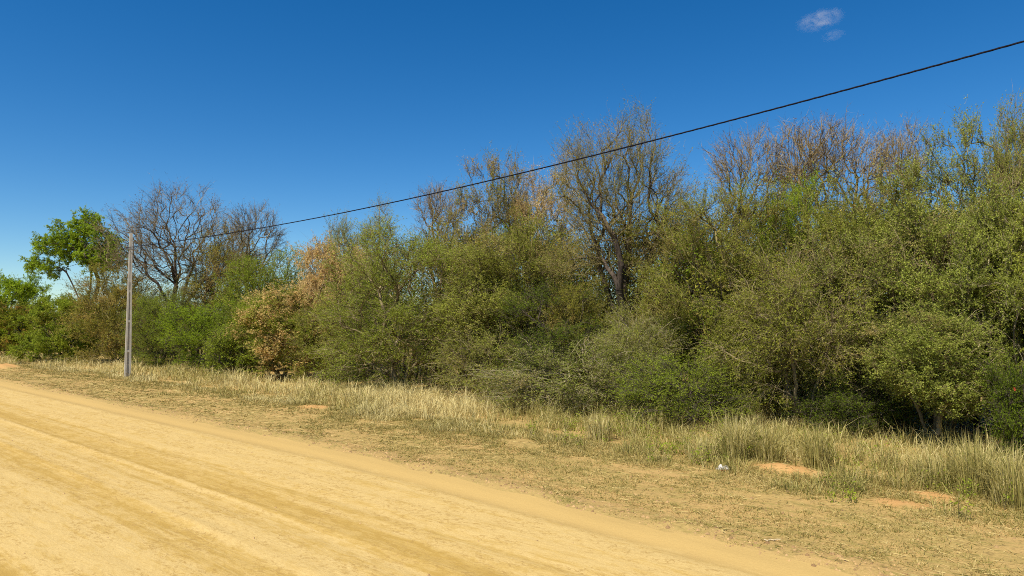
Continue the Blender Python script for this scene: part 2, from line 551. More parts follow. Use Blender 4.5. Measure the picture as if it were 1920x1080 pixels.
# each kind of tree and shrub of the thicket, in metres
g = r_(1)
kind('globe', 7.6, 6.0, ('stem', 'foliage'), build_tree(11, stem_fan(g, 8, 2.6, 1.2), [(0, 0, 3.6, 2.9, 2.9, 3.7), (0.6, -0.4, 5.2, 2.0, 2.0, 2.3), (-0.9, 0.2, 2.2, 2.2, 2.2, 2.1)], 1250, 5, (0.45, 1.0), 5, 1.9, (0.055, 0.022), up=0.25, out=0.75, shell=3.2, gap=0.30))
kind('globe_b', 6.6, 6.0, ('stem', 'foliage'), build_tree(12, stem_fan(g, 6, 2.4, 1.1), [(0, 0, 3.3, 2.7, 2.8, 3.1), (1.1, 0.3, 2.4, 2.0, 2.0, 2.2), (-1.0, -0.3, 4.2, 1.6, 1.7, 1.9)], 800, 5, (0.4, 0.9), 5, 2.2, (0.06, 0.026), up=0.3, out=0.65, shell=2.4, gap=0.38))
kind('vase', 13.0, 6.6, ('trunk', 'crown'), build_tree(13, [[(0, 0, -0.2), (0.05, 0, 1.5), (0.0, 0.05, 3.2), (0.08, 0, 4.6), (0.2, 0, 6.0), (0.35, 0.1, 7.5), (0.45, 0.1, 9.0)], [(-0.1, 0, 0), (-0.2, 0, 1.6), (-0.3, 0.1, 3.2), (-0.7, 0.1, 5.0), (-1.1, 0.2, 6.8), (-1.5, 0.2, 8.4)], [(0.1, 0.1, 0.5), (0.3, 0.1, 2.2), (0.55, 0.2, 4.0), (1.2, 0.2, 6.2), (1.8, 0.1, 7.8)], [(0, -0.1, 1.0), (-0.05, -0.3, 3.0), (-0.3, -0.9, 5.0), (-0.5, -1.4, 7.0)]],
    [(0.6, 0, 10.4, 1.6, 1.8, 2.7), (-1.6, 0, 9.7, 1.8, 1.9, 2.5), (2.3, 0, 8.2, 1.2, 1.5, 2.3), (-2.2, -0.3, 6.2, 1.3, 1.6, 0.9), (0, 0, 7.6, 2.4, 2.2, 2.2)], 1350, 4, (0.4, 0.9), 4, 2.3, (0.055, 0.03), up=0.75, out=0.35, shell=1.9, gap=0.30, w=0.25, turn=1.0, r_tip=0.010, r_pow=0.53, lf=1.15, wands=0, clump=1))
kind('spread_bare', 14.0, 12.0, ('trunk', 'crown'), build_tree(14, [[(0, 0, -0.2), (0, 0, 1.5), (0.1, 0, 3.2), (0.0, 0.1, 4.6), (-0.1, 0.1, 5.6)], [(0.05, 0, 3.0), (0.6, 0, 5.2), (1.2, 0.2, 7.4), (1.6, 0.3, 9.4)], [(0, 0, 3.2), (-0.8, -0.2, 5.2), (-1.9, -0.3, 6.6), (-3.0, -0.2, 8.0)], [(0.0, 0.05, 3.5), (-0.2, 0.5, 6.0), (-0.4, 0.6, 8.8), (-0.2, 0.6, 10.4)], [(0.1, 0, 3.4), (1.6, -0.4, 5.4), (3.2, -0.4, 6.8)]],
    [(0.2, 0, 11.0, 3.0, 3.0, 2.7), (-3.2, 0, 9.4, 2.6, 2.6, 2.3), (3.4, 0, 8.9, 2.4, 2.6, 2.2), (-1, 0, 7.6, 3.6, 3, 1.6), (4.4, 0, 7.2, 1.6, 1.8, 1.2)], 1150, 4, (0.5, 1.1), 4, 0.40, (0.09, 0.05), up=0.35, out=0.5, shell=2.4, gap=0.30, w=0.2, turn=0.7, r_tip=0.013, r_pow=0.46, twig_r=0.008, lf=1.15, wands=0, clump=1))
kind('umbrella', 14.0, 10.5, ('trunk', 'crown'), build_tree(15, [[(1.1, 0, -0.2), (0.9, 0, 2.5), (0.5, 0, 5.0), (-0.2, 0, 6.8), (-1.0, 0, 8.2), (-1.7, 0, 9.6)], [(1.2, 0.1, 0), (1.3, 0, 3.0), (1.3, 0.1, 5.6), (1.6, 0, 7.6), (1.5, 0.1, 9.8), (1.3, 0, 11.2)], [(1.3, 0, 4.8), (2.2, 0.2, 6.4), (3.4, 0.3, 8.0)]],
    [(-3.0, 0, 10.6, 1.5, 1.8, 1.6), (-1.2, 0, 12.0, 1.5, 1.6, 1.5), (0.9, 0.2, 12.8, 1.4, 1.6, 1.3), (2.6, 0, 11.3, 1.4, 1.6, 1.3), (3.6, 0, 9.7, 1.5, 1.4, 1.0), (-4.4, 0, 9.0, 0.8, 0.9, 0.7), (-2.4, -0.2, 8.7, 1.2, 1.2, 0.9), (1.1, -0.6, 10.2, 1.3, 1.2, 1.0), (-0.6, 0.3, 10.4, 1.4, 1.4, 1.0), (2.6, -0.4, 9.2, 1.3, 1.3, 0.8)], 900, 4, (0.35, 0.75), 5, 2.4, (0.13, 0.065), up=0.0, out=0.4, droop=0.5, shell=1.8, gap=0.26, w=0.2, r_tip=0.012, wands=0, clump=6, csize=1.25))
kind('dome', 7.0, 8.0, ('stem', 'foliage'), build_tree(16, stem_fan(g, 7, 2.4, 1.6), [(0, 0, 3.2, 3.7, 3.4, 3.3), (1.4, 0, 2.2, 2.8, 2.6, 2.2), (-1.5, -0.2, 4.2, 2.4, 2.4, 2.0)], 800, 5, (0.4, 0.8), 5, 2.7, (0.11, 0.05), up=0.15, out=0.6, shell=2.8, gap=0.35))
kind('feather', 9.4, 4.4, ('trunk', 'crown'), build_tree(17, stem_fan(g, 4, 4.2, 0.8, 0.2), [(0, 0, 6.6, 1.7, 1.8, 2.9), (-0.4, 0.2, 4.0, 1.9, 1.9, 2.2), (0.7, -0.2, 5.4, 1.5, 1.5, 2.4), (0.2, 0.2, 2.2, 1.5, 1.5, 1.4)], 800, 5, (0.45, 1.0), 5, 1.7, (0.05, 0.022), up=0.8, out=0.3, shell=2.1, gap=0.38, w=0.3))
kind('feather_b', 8.6, 4.6, ('trunk', 'crown'), build_tree(18, stem_fan(g, 3, 3.8, 0.9, 0.2, (0.3, 0)), [(0.3, 0, 6.2, 1.9, 1.9, 2.4), (-0.7, 0.1, 4.6, 1.6, 1.7, 1.9), (0.6, -0.2, 3.4, 1.8, 1.8, 1.9)], 760, 5, (0.4, 0.95), 5, 1.9, (0.06, 0.03), up=0.55, out=0.45, shell=2.1, gap=0.40, w=0.3))
kind('arch', 5.4, 4.6, ('stem', 'foliage'), build_tree(19, stem_fan(g, 6, 2.6, 0.8, 0.35), [(0, 0, 3.6, 2.2, 2.2, 1.7), (-1.2, -0.3, 2.6, 1.4, 1.4, 1.3), (1.2, 0.2, 2.8, 1.4, 1.4, 1.4)], 620, 5, (0.5, 1.1), 5, 2.1, (0.05, 0.024), up=0.1, out=0.7, droop=0.35, shell=2.2, gap=0.36, zmin=0.9))
kind('arch_b', 3.4, 4.4, ('stem', 'foliage'), build_tree(20, stem_fan(g, 7, 1.3, 0.9, 0.4), [(0, 0, 1.7, 2.1, 2.0, 1.6), (0.9, -0.2, 1.3, 1.4, 1.4, 1.1), (-1.0, 0.1, 1.2, 1.3, 1.3, 1.1)], 560, 5, (0.4, 0.9), 5, 1.7, (0.05, 0.024), up=0.2, out=0.7, droop=0.3, shell=2.4, gap=0.36))
kind('cone', 12.0, 3.6, ('trunk', 'crown'), build_tree(21, single_stem(g, 11.0, (0.2, 0)), [(0, 0, 7.2, 1.7, 1.7, 1.5), (0.1, 0, 8.8, 1.3, 1.3, 1.4), (0.15, 0, 10.3, 0.8, 0.8, 1.4), (0, 0, 5.4, 1.8, 1.8, 1.6)], 420, 4, (0.35, 0.75), 4, 0.9, (0.06, 0.03), up=0.15, out=0.7, shell=2.2, gap=0.32, w=0.1, turn=0.2, r_pow=0.42, wands=0, clump=1))
kind('red_bare', 11.6, 4.4, ('trunk', 'crown'), build_tree(22, [[(0, 0, -0.2), (0, 0, 2.0), (0.1, 0, 4.2), (0.0, 0.1, 6.2), (-0.3, 0.1, 8.0)], [(0, 0, 3.5), (0.5, 0.1, 5.6), (1.1, 0.1, 7.8)], [(0, 0, 4.0), (-0.8, 0.2, 6.2), (-1.5, 0.2, 8.0)]], [(-1.2, 0, 9.6, 1.2, 1.4, 1.5), (0.5, 0, 10.2, 1.2, 1.3, 1.3), (1.7, 0, 8.8, 1.0, 1.2, 1.3), (0, 0, 7.4, 2.0, 1.6, 1.0)], 430, 4, (0.35, 0.75), 4, 0.5, (0.06, 0.03), up=0.4, out=0.7, shell=2.0, gap=0.38, w=0.22, turn=0.8, r_tip=0.011, twig_r=0.0085, lf=1.15, wands=0, clump=1))
kind('leafy', 7.2, 5.4, ('trunk', 'crown'), build_tree(23, stem_fan(g, 4, 3.2, 1.0, 0.3), [(0, 0, 4.6, 2.5, 2.3, 2.5), (-1.1, -0.4, 3.0, 1.7, 1.7, 1.6), (1.2, -0.2, 3.4, 1.6, 1.6, 1.8), (0.2, 0, 6.0, 1.6, 1.6, 1.2)], 850, 5, (0.4, 0.9), 5, 2.0, (0.068, 0.042), up=0.3, out=0.55, droop=0.1, shell=2.3, gap=0.41, zmin=0.7))
kind('leafy_b', 6.8, 4.8, ('trunk', 'crown'), build_tree(24, stem_fan(g, 3, 3.4, 0.8, 0.25), [(0, 0, 4.6, 2.2, 2.1, 2.1), (0.9, -0.4, 3.1, 1.5, 1.5, 1.5), (-0.9, -0.3, 3.5, 1.4, 1.4, 1.5)], 720, 5, (0.4, 0.85), 5, 2.1, (0.068, 0.042), up=0.25, out=0.5, droop=0.25, shell=2.2, gap=0.42, zmin=0.9))
kind('tall_leafy', 10.6, 5.0, ('trunk', 'crown'), build_tree(25, [[(0, 0, -0.2), (0, 0, 2.0), (0.1, 0, 4.2), (0.2, 0.1, 6.2), (0.3, 0.1, 8.0)], [(0, 0, 2.5), (-0.5, 0.1, 4.6), (-1.2, 0.1, 6.8), (-1.6, 0.1, 8.2)], [(0, 0, 3.0), (0.7, 0.2, 5.0), (1.3, 0.2, 7.0)]], [(-1.2, 0, 8.4, 1.5, 1.5, 1.7), (0.7, 0, 9.0, 1.5, 1.6, 1.6), (1.4, 0, 7.2, 1.3, 1.4, 1.6), (0, 0, 6.6, 2.0, 1.8, 1.7), (-0.2, 0, 4.8, 1.8, 1.7, 1.4)], 760, 4, (0.4, 0.85), 5, 1.2, (0.06, 0.034), up=0.55, out=0.45, shell=2.0, gap=0.36, w=0.25))
kind('shrub', 2.6, 3.2, ('stem', 'foliage'), build_tree(26, stem_fan(g, 7, 1.1, 0.7, 0.25), [(0.1, 0, 1.05, 1.2, 1.2, 1.0), (0.8, -0.2, 0.8, 0.9, 0.9, 0.7), (-0.6, 0.1, 1.6, 0.7, 0.8, 0.8), (0.5, 0.2, 1.9, 0.5, 0.6, 0.5), (-1.1, -0.1, 0.7, 0.6, 0.7, 0.6)], 420, 4, (0.3, 0.75), 5, 1.9, (0.06, 0.034), up=0.45, out=0.55, shell=1.7, gap=0.42, zmin=0.08, clump=1))
kind('dry', 5.6, 5.0, ('stem', 'foliage'), build_tree(27, stem_fan(g, 5, 2.2, 1.0, 0.3), [(0, 0, 3.0, 2.2, 2.2, 2.4), (0.9, 0, 4.0, 1.6, 1.6, 1.5), (-1.1, -0.2, 2.2, 1.6, 1.6, 1.7)], 700, 5, (0.4, 0.85), 5, 3.4, (0.066, 0.034), up=0.15, out=0.65, droop=0.15, shell=2.4, gap=0.36))
kind('scrub', 8.2, 5.2, ('trunk', 'crown'), build_tree(28, stem_fan(g, 4, 3.6, 0.9, 0.25), [(0, 0, 5.6, 2.2, 2.2, 2.4), (-0.9, 0, 3.8, 1.7, 1.7, 1.7), (0.9, 0.1, 4.2, 1.7, 1.7, 1.9), (0.1, 0, 2.4, 1.8, 1.8, 1.5)], 820, 5, (0.4, 0.9), 5, 1.6, (0.06, 0.03), up=0.4, out=0.5, shell=2.2, gap=0.39, w=0.3))
kind('scrub_b', 7.6, 5.0, ('trunk', 'crown'), build_tree(29, stem_fan(g, 5, 3.0, 1.0, 0.3), [(0.2, 0, 5.0, 2.1, 2.1, 2.3), (-1.0, 0, 3.4, 1.6, 1.6, 1.9), (1.0, 0.1, 3.0, 1.6, 1.6, 1.7)], 760, 5, (0.45, 0.95), 5, 1.3, (0.055, 0.026), up=0.45, out=0.5, shell=2.2, gap=0.41, w=0.3))
print('tree triangles', NTRI[0])

def place(kind_name, name, u, n, vtop, wpx, leafm, bark, label, cat='tree', group=None, rz=None, twig=None):
    H, W, tm, cm, an, bn = KIND[kind_name]
    x, y, t = spot(u, n)
    r = ray(u, vtop)
    top = CAM_Z + r[2] * n / (r[0] * N2[0] + r[1] * N2[1])
    wid = wpx / FPX * t
    k = int(abs(u * 13 + n * 7)) 
    if rz is None: rz = (k % 628) / 100.0
    gz = float(ground_h(x * D2[0] + y * D2[1], n))
    if kind_name == 'red_bare': wid *= 1.2
    if kind_name in ('scrub', 'scrub_b', 'feather', 'feather_b', 'globe_b', 'arch_b', 'leafy_b'): wid *= 1.30
    sxy = wid / W
    root = empty(name, (x, y, gz), rz, (sxy, sxy, (top - gz) / H))
    tag(root, label, cat, group)
    for me, nm, mats in ((tm, an, (BARK[bark],)), (cm, bn, (BARK[twig or bark], LEAF[leafm]))):
        o = bpy.data.objects.new(nm, me)
        if not me.materials:
            for m in mats: me.materials.append(m)
        link(o); o.parent = root
        for i, m in enumerate(mats):
            o.material_slots[i].link = 'OBJECT'; o.material_slots[i].material = m
    return root

# ------------------------------------------------------------------ ground and road
def soil_material():
    m, n, l, out = new_mat('dry_soil')
    tc = n.new('ShaderNodeTexCoord'); v = tc.outputs['Object']
    sep = n.new('ShaderNodeSeparateXYZ'); l.new(v, sep.inputs[0])
    nn = math_(n, l, 'MULTIPLY', sep.outputs['Y'], -1.0)
    dr = math_(n, l, 'MULTIPLY', math_(n, l, 'MINIMUM', math_(n, l, 'MAXIMUM', math_(n, l, 'SUBTRACT', 15.5, sep.outputs['X']), 0.0), 24.0), 0.062)
    nn = math_(n, l, 'ADD', nn, dr)
    va = mapping(n, l, v, (0.55, 1.3, 1))
    big = noise_t(n, l, va, 0.55, 4.0, 0.6, 0.4)
    med = noise_t(n, l, va, 2.4, 4.0, 0.65, 0.3)
    fine = noise_t(n, l, v, 16.0, 4.0, 0.7)
    finer = noise_t(n, l, v, 55.0, 3.0, 0.7)
    straw = mixc(n, l, ramp(n, l, fine, [(0.3, 0.0), (0.7, 1.0)]), (0.24, 0.165, 0.050), (0.44, 0.31, 0.11))
    sand = mixc(n, l, ramp(n, l, finer, [(0.3, 0.0), (0.7, 1.0)]), (0.33, 0.21, 0.07), (0.47, 0.31, 0.12))
    green = mixc(n, l, ramp(n, l, fine, [(0.3, 0.0), (0.7, 1.0)]), (0.18, 0.145, 0.038), (0.32, 0.25, 0.075))
    c = mixc(n, l, ramp(n, l, big, [(0.40, 0.0), (0.58, 0.95)]), straw, sand)
    c = mixc(n, l, ramp(n, l, med, [(0.50, 0.0), (0.66, 0.75)]), c, green)
    dk = ramp(n, l, noise_t(n, l, v, 7.0, 5.0, 0.75), [(0.54, 0.0), (0.66, 0.7)])
    c = mixc(n, l, dk, c, (0.13, 0.09, 0.035))
    # loose orange soil thrown up beside the carriageway
    wob = math_(n, l, 'ADD', nn, math_(n, l, 'MULTIPLY', math_(n, l, 'SUBTRACT', med, 0.5), 1.6))
    edge = ramp(n, l, math_(n, l, 'MULTIPLY', wob, 0.05), [(0.553, 0.5), (0.580, 0.0)])
    c = mixc(n, l, edge, c, mixc(n, l, ramp(n, l, finer, [(0.3, 0.0), (0.7, 1.0)]), (0.34, 0.232, 0.078), (0.46, 0.318, 0.118)))
    # bare mounds
    at = N_(n, 'ShaderNodeAttribute', attribute_name='bare', attribute_type='GEOMETRY')
    c = mixc(n, l, at.outputs['Fac'], c, mixc(n, l, fine, (0.37, 0.195, 0.062), (0.50, 0.295, 0.112)))
    d = n.new('ShaderNodeBsdfPrincipled'); d.inputs['Roughness'].default_value = 0.95
    d.inputs['Specular IOR Level'].default_value = 0.1
    l.new(c, d.inputs['Base Color'])
    nb = bump(n, l, fine, 0.6, 0.035); nb = bump(n, l, finer, 0.4, 0.01, nb)
    l.new(nb, d.inputs['Normal']); l.new(d.outputs[0], out.inputs['Surface'])
    return m

def road_material():
    m, n, l, out = new_mat('sandy_road')
    tc = n.new('ShaderNodeTexCoord'); v = tc.outputs['Object']
    sep = n.new('ShaderNodeSeparateXYZ'); l.new(v, sep.inputs[0])
    nn = math_(n, l, 'MULTIPLY', sep.outputs['Y'], -1.0)
    dr = math_(n, l, 'MULTIPLY', math_(n, l, 'MINIMUM', math_(n, l, 'MAXIMUM', math_(n, l, 'SUBTRACT', 15.5, sep.outputs['X']), 0.0), 24.0), 0.062)
    dr = math_(n, l, 'MULTIPLY', dr, math_(n, l, 'MULTIPLY', nn, 1 / 11.0))
    nn = math_(n, l, 'ADD', nn, dr)
    w1 = noise_t(n, l, mapping(n, l, v, (0.10, 0.35, 1)), 1.0, 3.0)
    w2 = noise_t(n, l, mapping(n, l, v, (1.1, 2.4, 1)), 1.4, 4.0, 0.7)
    w3 = noise_t(n, l, mapping(n, l, v, (5.0, 9.0, 1)), 1.2, 4.0, 0.7)
    p = math_(n, l, 'ADD', nn, math_(n, l, 'MULTIPLY', math_(n, l, 'SUBTRACT', w1, 0.5), 0.5))
    p = math_(n, l, 'ADD', p, math_(n, l, 'MULTIPLY', math_(n, l, 'SUBTRACT', w2, 0.5), 0.24))
    p = math_(n, l, 'ADD', p, math_(n, l, 'MULTIPLY', math_(n, l, 'SUBTRACT', w3, 0.5), 0.14))
    D, M, L = 0.0, 0.5, 1.0
    st = [(-2, M), (-0.4, L), (0.9, L), (1.3, D), (2.6, D), (3.10, D), (3.32, L), (4.85, L), (5.02, 0.1), (5.25, 0.3), (5.34, D), (5.66, 0.05), (5.82, 0.95), (6.4, 0.9), (6.55, 0.45), (6.95, 0.5), (7.04, 1.0), (7.14, 0.95),
          (7.18, D), (7.9, 0.05), (7.98, 0.6), (8.35, 0.35), (8.6, 0.9), (10.2, 1.0)]
    fac = ramp(n, l, math_(n, l, 'MULTIPLY', math_(n, l, 'ADD', p, 3.0), 1 / 15.0), [((a + 3.0) / 15.0, b) for a, b in st])
    streak = ramp(n, l, noise_t(n, l, mapping(n, l, v, (0.07, 3.4, 1)), 1.0, 7.0, 0.68, 0.15), [(0.33, 0.10), (0.47, 0.32), (0.49, 0.50), (0.68, 0.68)])
    streak2 = noise_t(n, l, mapping(n, l, v, (0.5, 22.0, 1)), 1.0, 3.0, 0.6)
    mott = ramp(n, l, noise_t(n, l, mapping(n, l, v, (1.0, 2.6, 1)), 1.8, 6.0, 0.75, 0.8), [(0.36, 0.22), (0.475, 0.42), (0.50, 0.60), (0.66, 0.78)])
    f2 = math_(n, l, 'ADD', math_(n, l, 'MULTIPLY', fac, 0.46), math_(n, l, 'ADD', math_(n, l, 'MULTIPLY', streak, 0.70), math_(n, l, 'ADD', 0.09, math_(n, l, 'MULTIPLY', math_(n, l, 'SUBTRACT', mott, 0.5), 0.80))))
    f2 = math_(n, l, 'ADD', f2, math_(n, l, 'MULTIPLY', math_(n, l, 'SUBTRACT', streak2, 0.5), 0.18))
    c = ramp(n, l, f2, [(0.20, (0.375, 0.240, 0.058)), (0.45, (0.425, 0.283, 0.080)), (0.64, (0.470, 0.322, 0.106)), (0.92, (0.515, 0.368, 0.142))])
    # thin ridges left by tyres, broken along their length
    wv = mapping(n, l, v, (0.03, 0.7, 1), (3.1, 0.7, 0))
    tr = noise_t(n, l, wv, 1.0, 4.0, 0.5)
    ridge = ramp(n, l, tr, [(0.455, 0.0), (0.468, 1.0), (0.474, 0.0), (0.515, 0.0), (0.524, 1.0), (0.530, 0.0), (0.570, 0.0), (0.578, 1.0), (0.585, 0.0)])
    brk = ramp(n, l, noise_t(n, l, mapping(n, l, v, (0.9, 1.2, 1)), 1.3, 4.0, 0.7), [(0.42, 0.0), (0.56, 1.0)])
    ridge = math_(n, l, 'MULTIPLY', ridge, brk)
    c = mixc(n, l, math_(n, l, 'MULTIPLY', ridge, 0.35), c, (0.54, 0.40, 0.17))
    # crusted, cracked patches
    crust = ramp(n, l, noise_t(n, l, mapping(n, l, v, (0.6, 1.3, 1)), 1.1, 4.0, 0.6), [(0.46, 0.0), (0.54, 1.0)])
    vor = n.new('ShaderNodeTexVoronoi'); vor.feature = 'DISTANCE_TO_EDGE'; vor.inputs['Scale'].default_value = 1.0
    wj = noise_t(n, l, v, 5.0, 3.0, 0.6)
    vm = N_(n, 'ShaderNodeVectorMath', operation='ADD'); l.new(mapping(n, l, v, (3.2, 5.5, 1)), vm.inputs[0]); l.new(wj, vm.inputs[1]); l.new(vm.outputs[0], vor.inputs['Vector'])
    crack = math_(n, l, 'MULTIPLY', ramp(n, l, vor.outputs['Distance'], [(0.0, 1.0), (0.06, 0.0)]), math_(n, l, 'MULTIPLY', crust, ramp(n, l, wj, [(0.45, 0.0), (0.55, 1.0)])))
    c = mixc(n, l, math_(n, l, 'MULTIPLY', crack, 0.8), c, (0.30, 0.185, 0.055))
    chips = ramp(n, l, noise_t(n, l, mapping(n, l, v, (4.0, 8.0, 1)), 1.6, 5.0, 0.75, 0.5), [(0.54, 0.0), (0.60, 1.0)])
    c = mixc(n, l, math_(n, l, 'MULTIPLY', chips, math_(n, l, 'ADD', 0.2, math_(n, l, 'MULTIPLY', crust, 0.5))), c, (0.33, 0.205, 0.060))
    fine = noise_t(n, l, v, 38.0, 4.0, 0.75)
    c = mixc(n, l, ramp(n, l, fine, [(0.35, 0.4), (0.6, 0.0)]), c, (0.33, 0.20, 0.06))
    edge = ramp(n, l, math_(n, l, 'MULTIPLY', math_(n, l, 'ADD', p, math_(n, l, 'MULTIPLY', math_(n, l, 'SUBTRACT', noise_t(n, l, mapping(n, l, v, (0.5, 1.6, 1)), 1.3, 6.0, 0.75), 0.5), 1.3)), 0.05), [(0.515, 0.0), (0.532, 1.0)])
    c = mixc(n, l, edge, c, mixc(n, l, fine, (0.345, 0.228, 0.075), (0.46, 0.315, 0.115)))
    d = n.new('ShaderNodeBsdfPrincipled'); d.inputs['Roughness'].default_value = 0.95
    d.inputs['Specular IOR Level'].default_value = 0.1
    l.new(c, d.inputs['Base Color'])
    crumb = noise_t(n, l, mapping(n, l, v, (2.2, 4.0, 1)), 3.0, 6.0, 0.75)
    nb = bump(n, l, streak2, 0.12, 0.008)
    nb = bump(n, l, crumb, 0.45, 0.03, nb); nb = bump(n, l, fine, 0.3, 0.006, nb); nb = bump(n, l, ridge, 0.15, 0.012, nb)
    l.new(nb, d.inputs['Normal']); l.new(d.outputs[0], out.inputs['Surface'])
    return m

def grid_mesh(name, sv, nv, zf, nmap=None):
    sg, ng = np.meshgrid(sv, nv, indexing='ij')
    if nmap is not None: ng = nmap(sg, ng)
    z = zf(sg, ng)
    V = np.stack([sg, -ng, z], -1).reshape(-1, 3)
    a, b = len(sv), len(nv)
    i = (np.arange(a - 1)[:, None] * b + np.arange(b - 1)[None]).ravel()
    F = np.stack([i, i + 1, i + b + 1, i + b], 1)[:, ::-1]
    bf = Buf(); bf.add(V, F)
    me = bf.mesh(name, True)
    return me, sg.ravel(), ng.ravel()

def spaced(lo, hi, fine_lo, fine_hi, step, growth=1.18):
    x = list(np.arange(fine_lo, fine_hi + 1e-6, step))
    d = step
    while x[-1] < hi: d *= growth; x.append(x[-1] + d)
    d = step
    while x[0] > lo: d *= growth; x.insert(0, x[0] - d)
    return np.array(x)

SOIL = soil_material()
sv = spaced(-4000, 6000, -8, 26, 0.19, 1.05)
nv = spaced(-4000, 5000, 10.4, 18.5, 0.13, 1.18)
me, sg, ng = grid_mesh('ground', sv, nv, ground_h)
bare = np.zeros(len(sg))
for (ms, mn, a, b, h) in MOUNDS:
    q = ((sg - ms) / a) ** 2 + ((ng - mn) / b) ** 2
    bare = np.maximum(bare, sstep(1.35, 0.35, q + (fbm2(sg * 3, ng * 3, 31) - 0.5) * 2.2))
at = me.attributes.new('bare', 'FLOAT', 'POINT'); at.data.foreach_set('value', bare.astype(np.float32))
o = obj('ground', me, (SOIL,)); o.rotation_euler = (0, 0, ROAD_ROT); tag(o, kind='structure')

def road_h(s, n):
    z = 0.02 * np.sin((n + 2) * 0.45)
    ruts = 0
    for c, wd, dp in ((2.9, 0.35, 0.03), (5.35, 0.4, 0.022), (7.55, 0.45, 0.018), (8.3, 0.2, 0.02), (6.75, 0.25, 0.02), (0.8, 0.4, 0.05)):
        cc = c + 0.12 * (noise2(s * 0.12, 0, 7 + int(c * 10)) - 0.5)
        ruts = ruts - dp * np.exp(-((n - cc) / wd) ** 2) * (0.6 + 0.6 * noise2(s * 0.4, c, 3))
    lip = 0.03 * np.exp(-((n - 7.08) / 0.09) ** 2) * noise2(s * 0.6, 1, 4) + 0.03 * np.exp(-((n - 5.75) / 0.10) ** 2) * noise2(s * 0.5, 2, 4)
    rough = 0.02 * (fbm2(s * 1.2, n * 2.6, 41, 4) - 0.5) + 0.016 * (fbm2(s * 0.5, n * 9, 47, 3) - 0.5)
    zz = z + ruts + lip + rough
    e = sstep(10.2, 11.1, n - drift(s))
    return zz * (1 - e) + e * (ground_h(s, n) + 0.004)

ROAD = road_material()
sv = spaced(-40, 400, -8, 28, 0.19, 1.05)
nv = np.concatenate([np.arange(-8, 1.5, 0.35), np.arange(1.5, 11.25, 0.07)])
def edge_map(s, n):
    k = sstep(10.0, 11.2, n)
    n = n + drift(s) * sstep(4.0, 11.0, n)
    return n + k * 0.35 * (fbm2(s * 0.7, s * 0 + 3, 51) - 0.5)
me, _, _ = grid_mesh('dirt_road', sv, nv, road_h, edge_map)
o = obj('dirt_road', me, (ROAD,)); o.rotation_euler = (0, 0, ROAD_ROT); tag(o, kind='structure')

# ------------------------------------------------------------------ the thicket
FRONT = 'trees and shrubs of the roadside thicket'
T = place
# far left
T('dome', 'dense_tree', 10, 23, 502, 150, 'bright', 'dark', 'bright green round tree crown at the far left skyline', 'tree', FRONT)
T('umbrella', 'umbrella_tree', 140, 24, 404, 185, 'bright', 'dark', 'lush green umbrella-shaped tree left of the concrete pole against the sky', 'tree', FRONT, rz=0.0)
T('spread_bare', 'bare_tree', 328, 24.5, 338, 300, 'pod', 'dark', 'large spreading bare tree with dark pods just right of the pole', 'tree', FRONT, rz=0.0, twig='grey')
T('red_bare', 'bare_tree', 474, 27, 380, 80, 'pod', 'grey', 'small grey leafless tree right of the large spreading bare tree', 'tree', FRONT)
T('dome', 'broad_bush', 25, 19.6, 553, 160, 'tinted', 'dark', 'broad green bush with rusty leaf tips at the far left edge', 'bush', FRONT)
T('dome', 'broad_bush', 122, 19.8, 540, 180, 'mid', 'dark', 'wide olive green bush below the umbrella-shaped tree', 'bush', FRONT, rz=2.4)
T('globe_b', 'scrub_bush', 222, 21.8, 492, 150, 'brown', 'olive', 'dull olive brown bush directly behind the concrete pole', 'bush', FRONT)
T('globe', 'scrub_bush', 300, 22.2, 550, 130, 'mid', 'dark', 'mid green bush under the trunk of the large bare tree', 'bush', FRONT)
T('globe_b', 'leafy_bush', 385, 22.3, 560, 140, 'bright', 'dark', 'vivid green bush right of the pole below the bare tree', 'bush', FRONT, rz=1.1)
T('shrub', 'leafy_bush', 440, 21.6, 612, 120, 'mid', 'dark', 'low green bush at the foot of the orange dry bush', 'bush', FRONT)
T('scrub', 'scrub_tree', 415, 27, 432, 130, 'brown', 'grey', 'brownish thin-leaved tree between the two bare trees', 'tree', FRONT)
T('globe_b', 'scrub_tree', 505, 26, 462, 150, 'mid', 'olive', 'round mid green tree left of the orange crown', 'tree', FRONT, rz=0.7)
T('dry', 'dry_bush', 613, 25.6, 448, 150, 'rust', 'pale', 'upper orange-tan dry crown near the middle left of the thicket', 'bush', FRONT)
T('dry', 'dry_bush', 530, 23, 535, 200, 'half', 'olive', 'low half-green bush covered in orange dry leaves', 'bush', FRONT, rz=2.0)
T('globe_b', 'scrub_bush', 615, 23.6, 565, 110, 'olive', 'grey', 'grey olive bush squeezed between orange bush and the big round bush', 'bush', FRONT, rz=3.0)
T('globe', 'round_bush', 755, 23.4, 434, 310, 'fresh', 'grey', 'biggest round olive green bush reaching down to the grass', 'bush', FRONT, rz=0.4)
T('scrub_b', 'scrub_tree', 672, 28, 470, 130, 'mid', 'olive', 'green tree between the upper orange crown and big round bush', 'tree', FRONT)
T('cone', 'slender_tree', 705, 31, 362, 85, 'grey', 'grey', 'slender cone-shaped sparse tree under the cable left of centre', 'tree', FRONT)
T('scrub_b', 'slender_tree', 652, 31, 405, 90, 'grey', 'grey', 'small feathery grey-green tree left of the slender cone-shaped tree', 'tree', FRONT, rz=1.9)
T('red_bare', 'slender_tree', 822, 31, 342, 95, 'pod', 'red', 'thin reddish bare tree whose tip meets the cable', 'tree', FRONT, rz=1.2)
T('tall_leafy', 'dry_tree', 935, 29, 290, 150, 'tan', 'grey', 'sparse tan-leaved tree left of the tallest tree', 'tree', FRONT, rz=0.8)
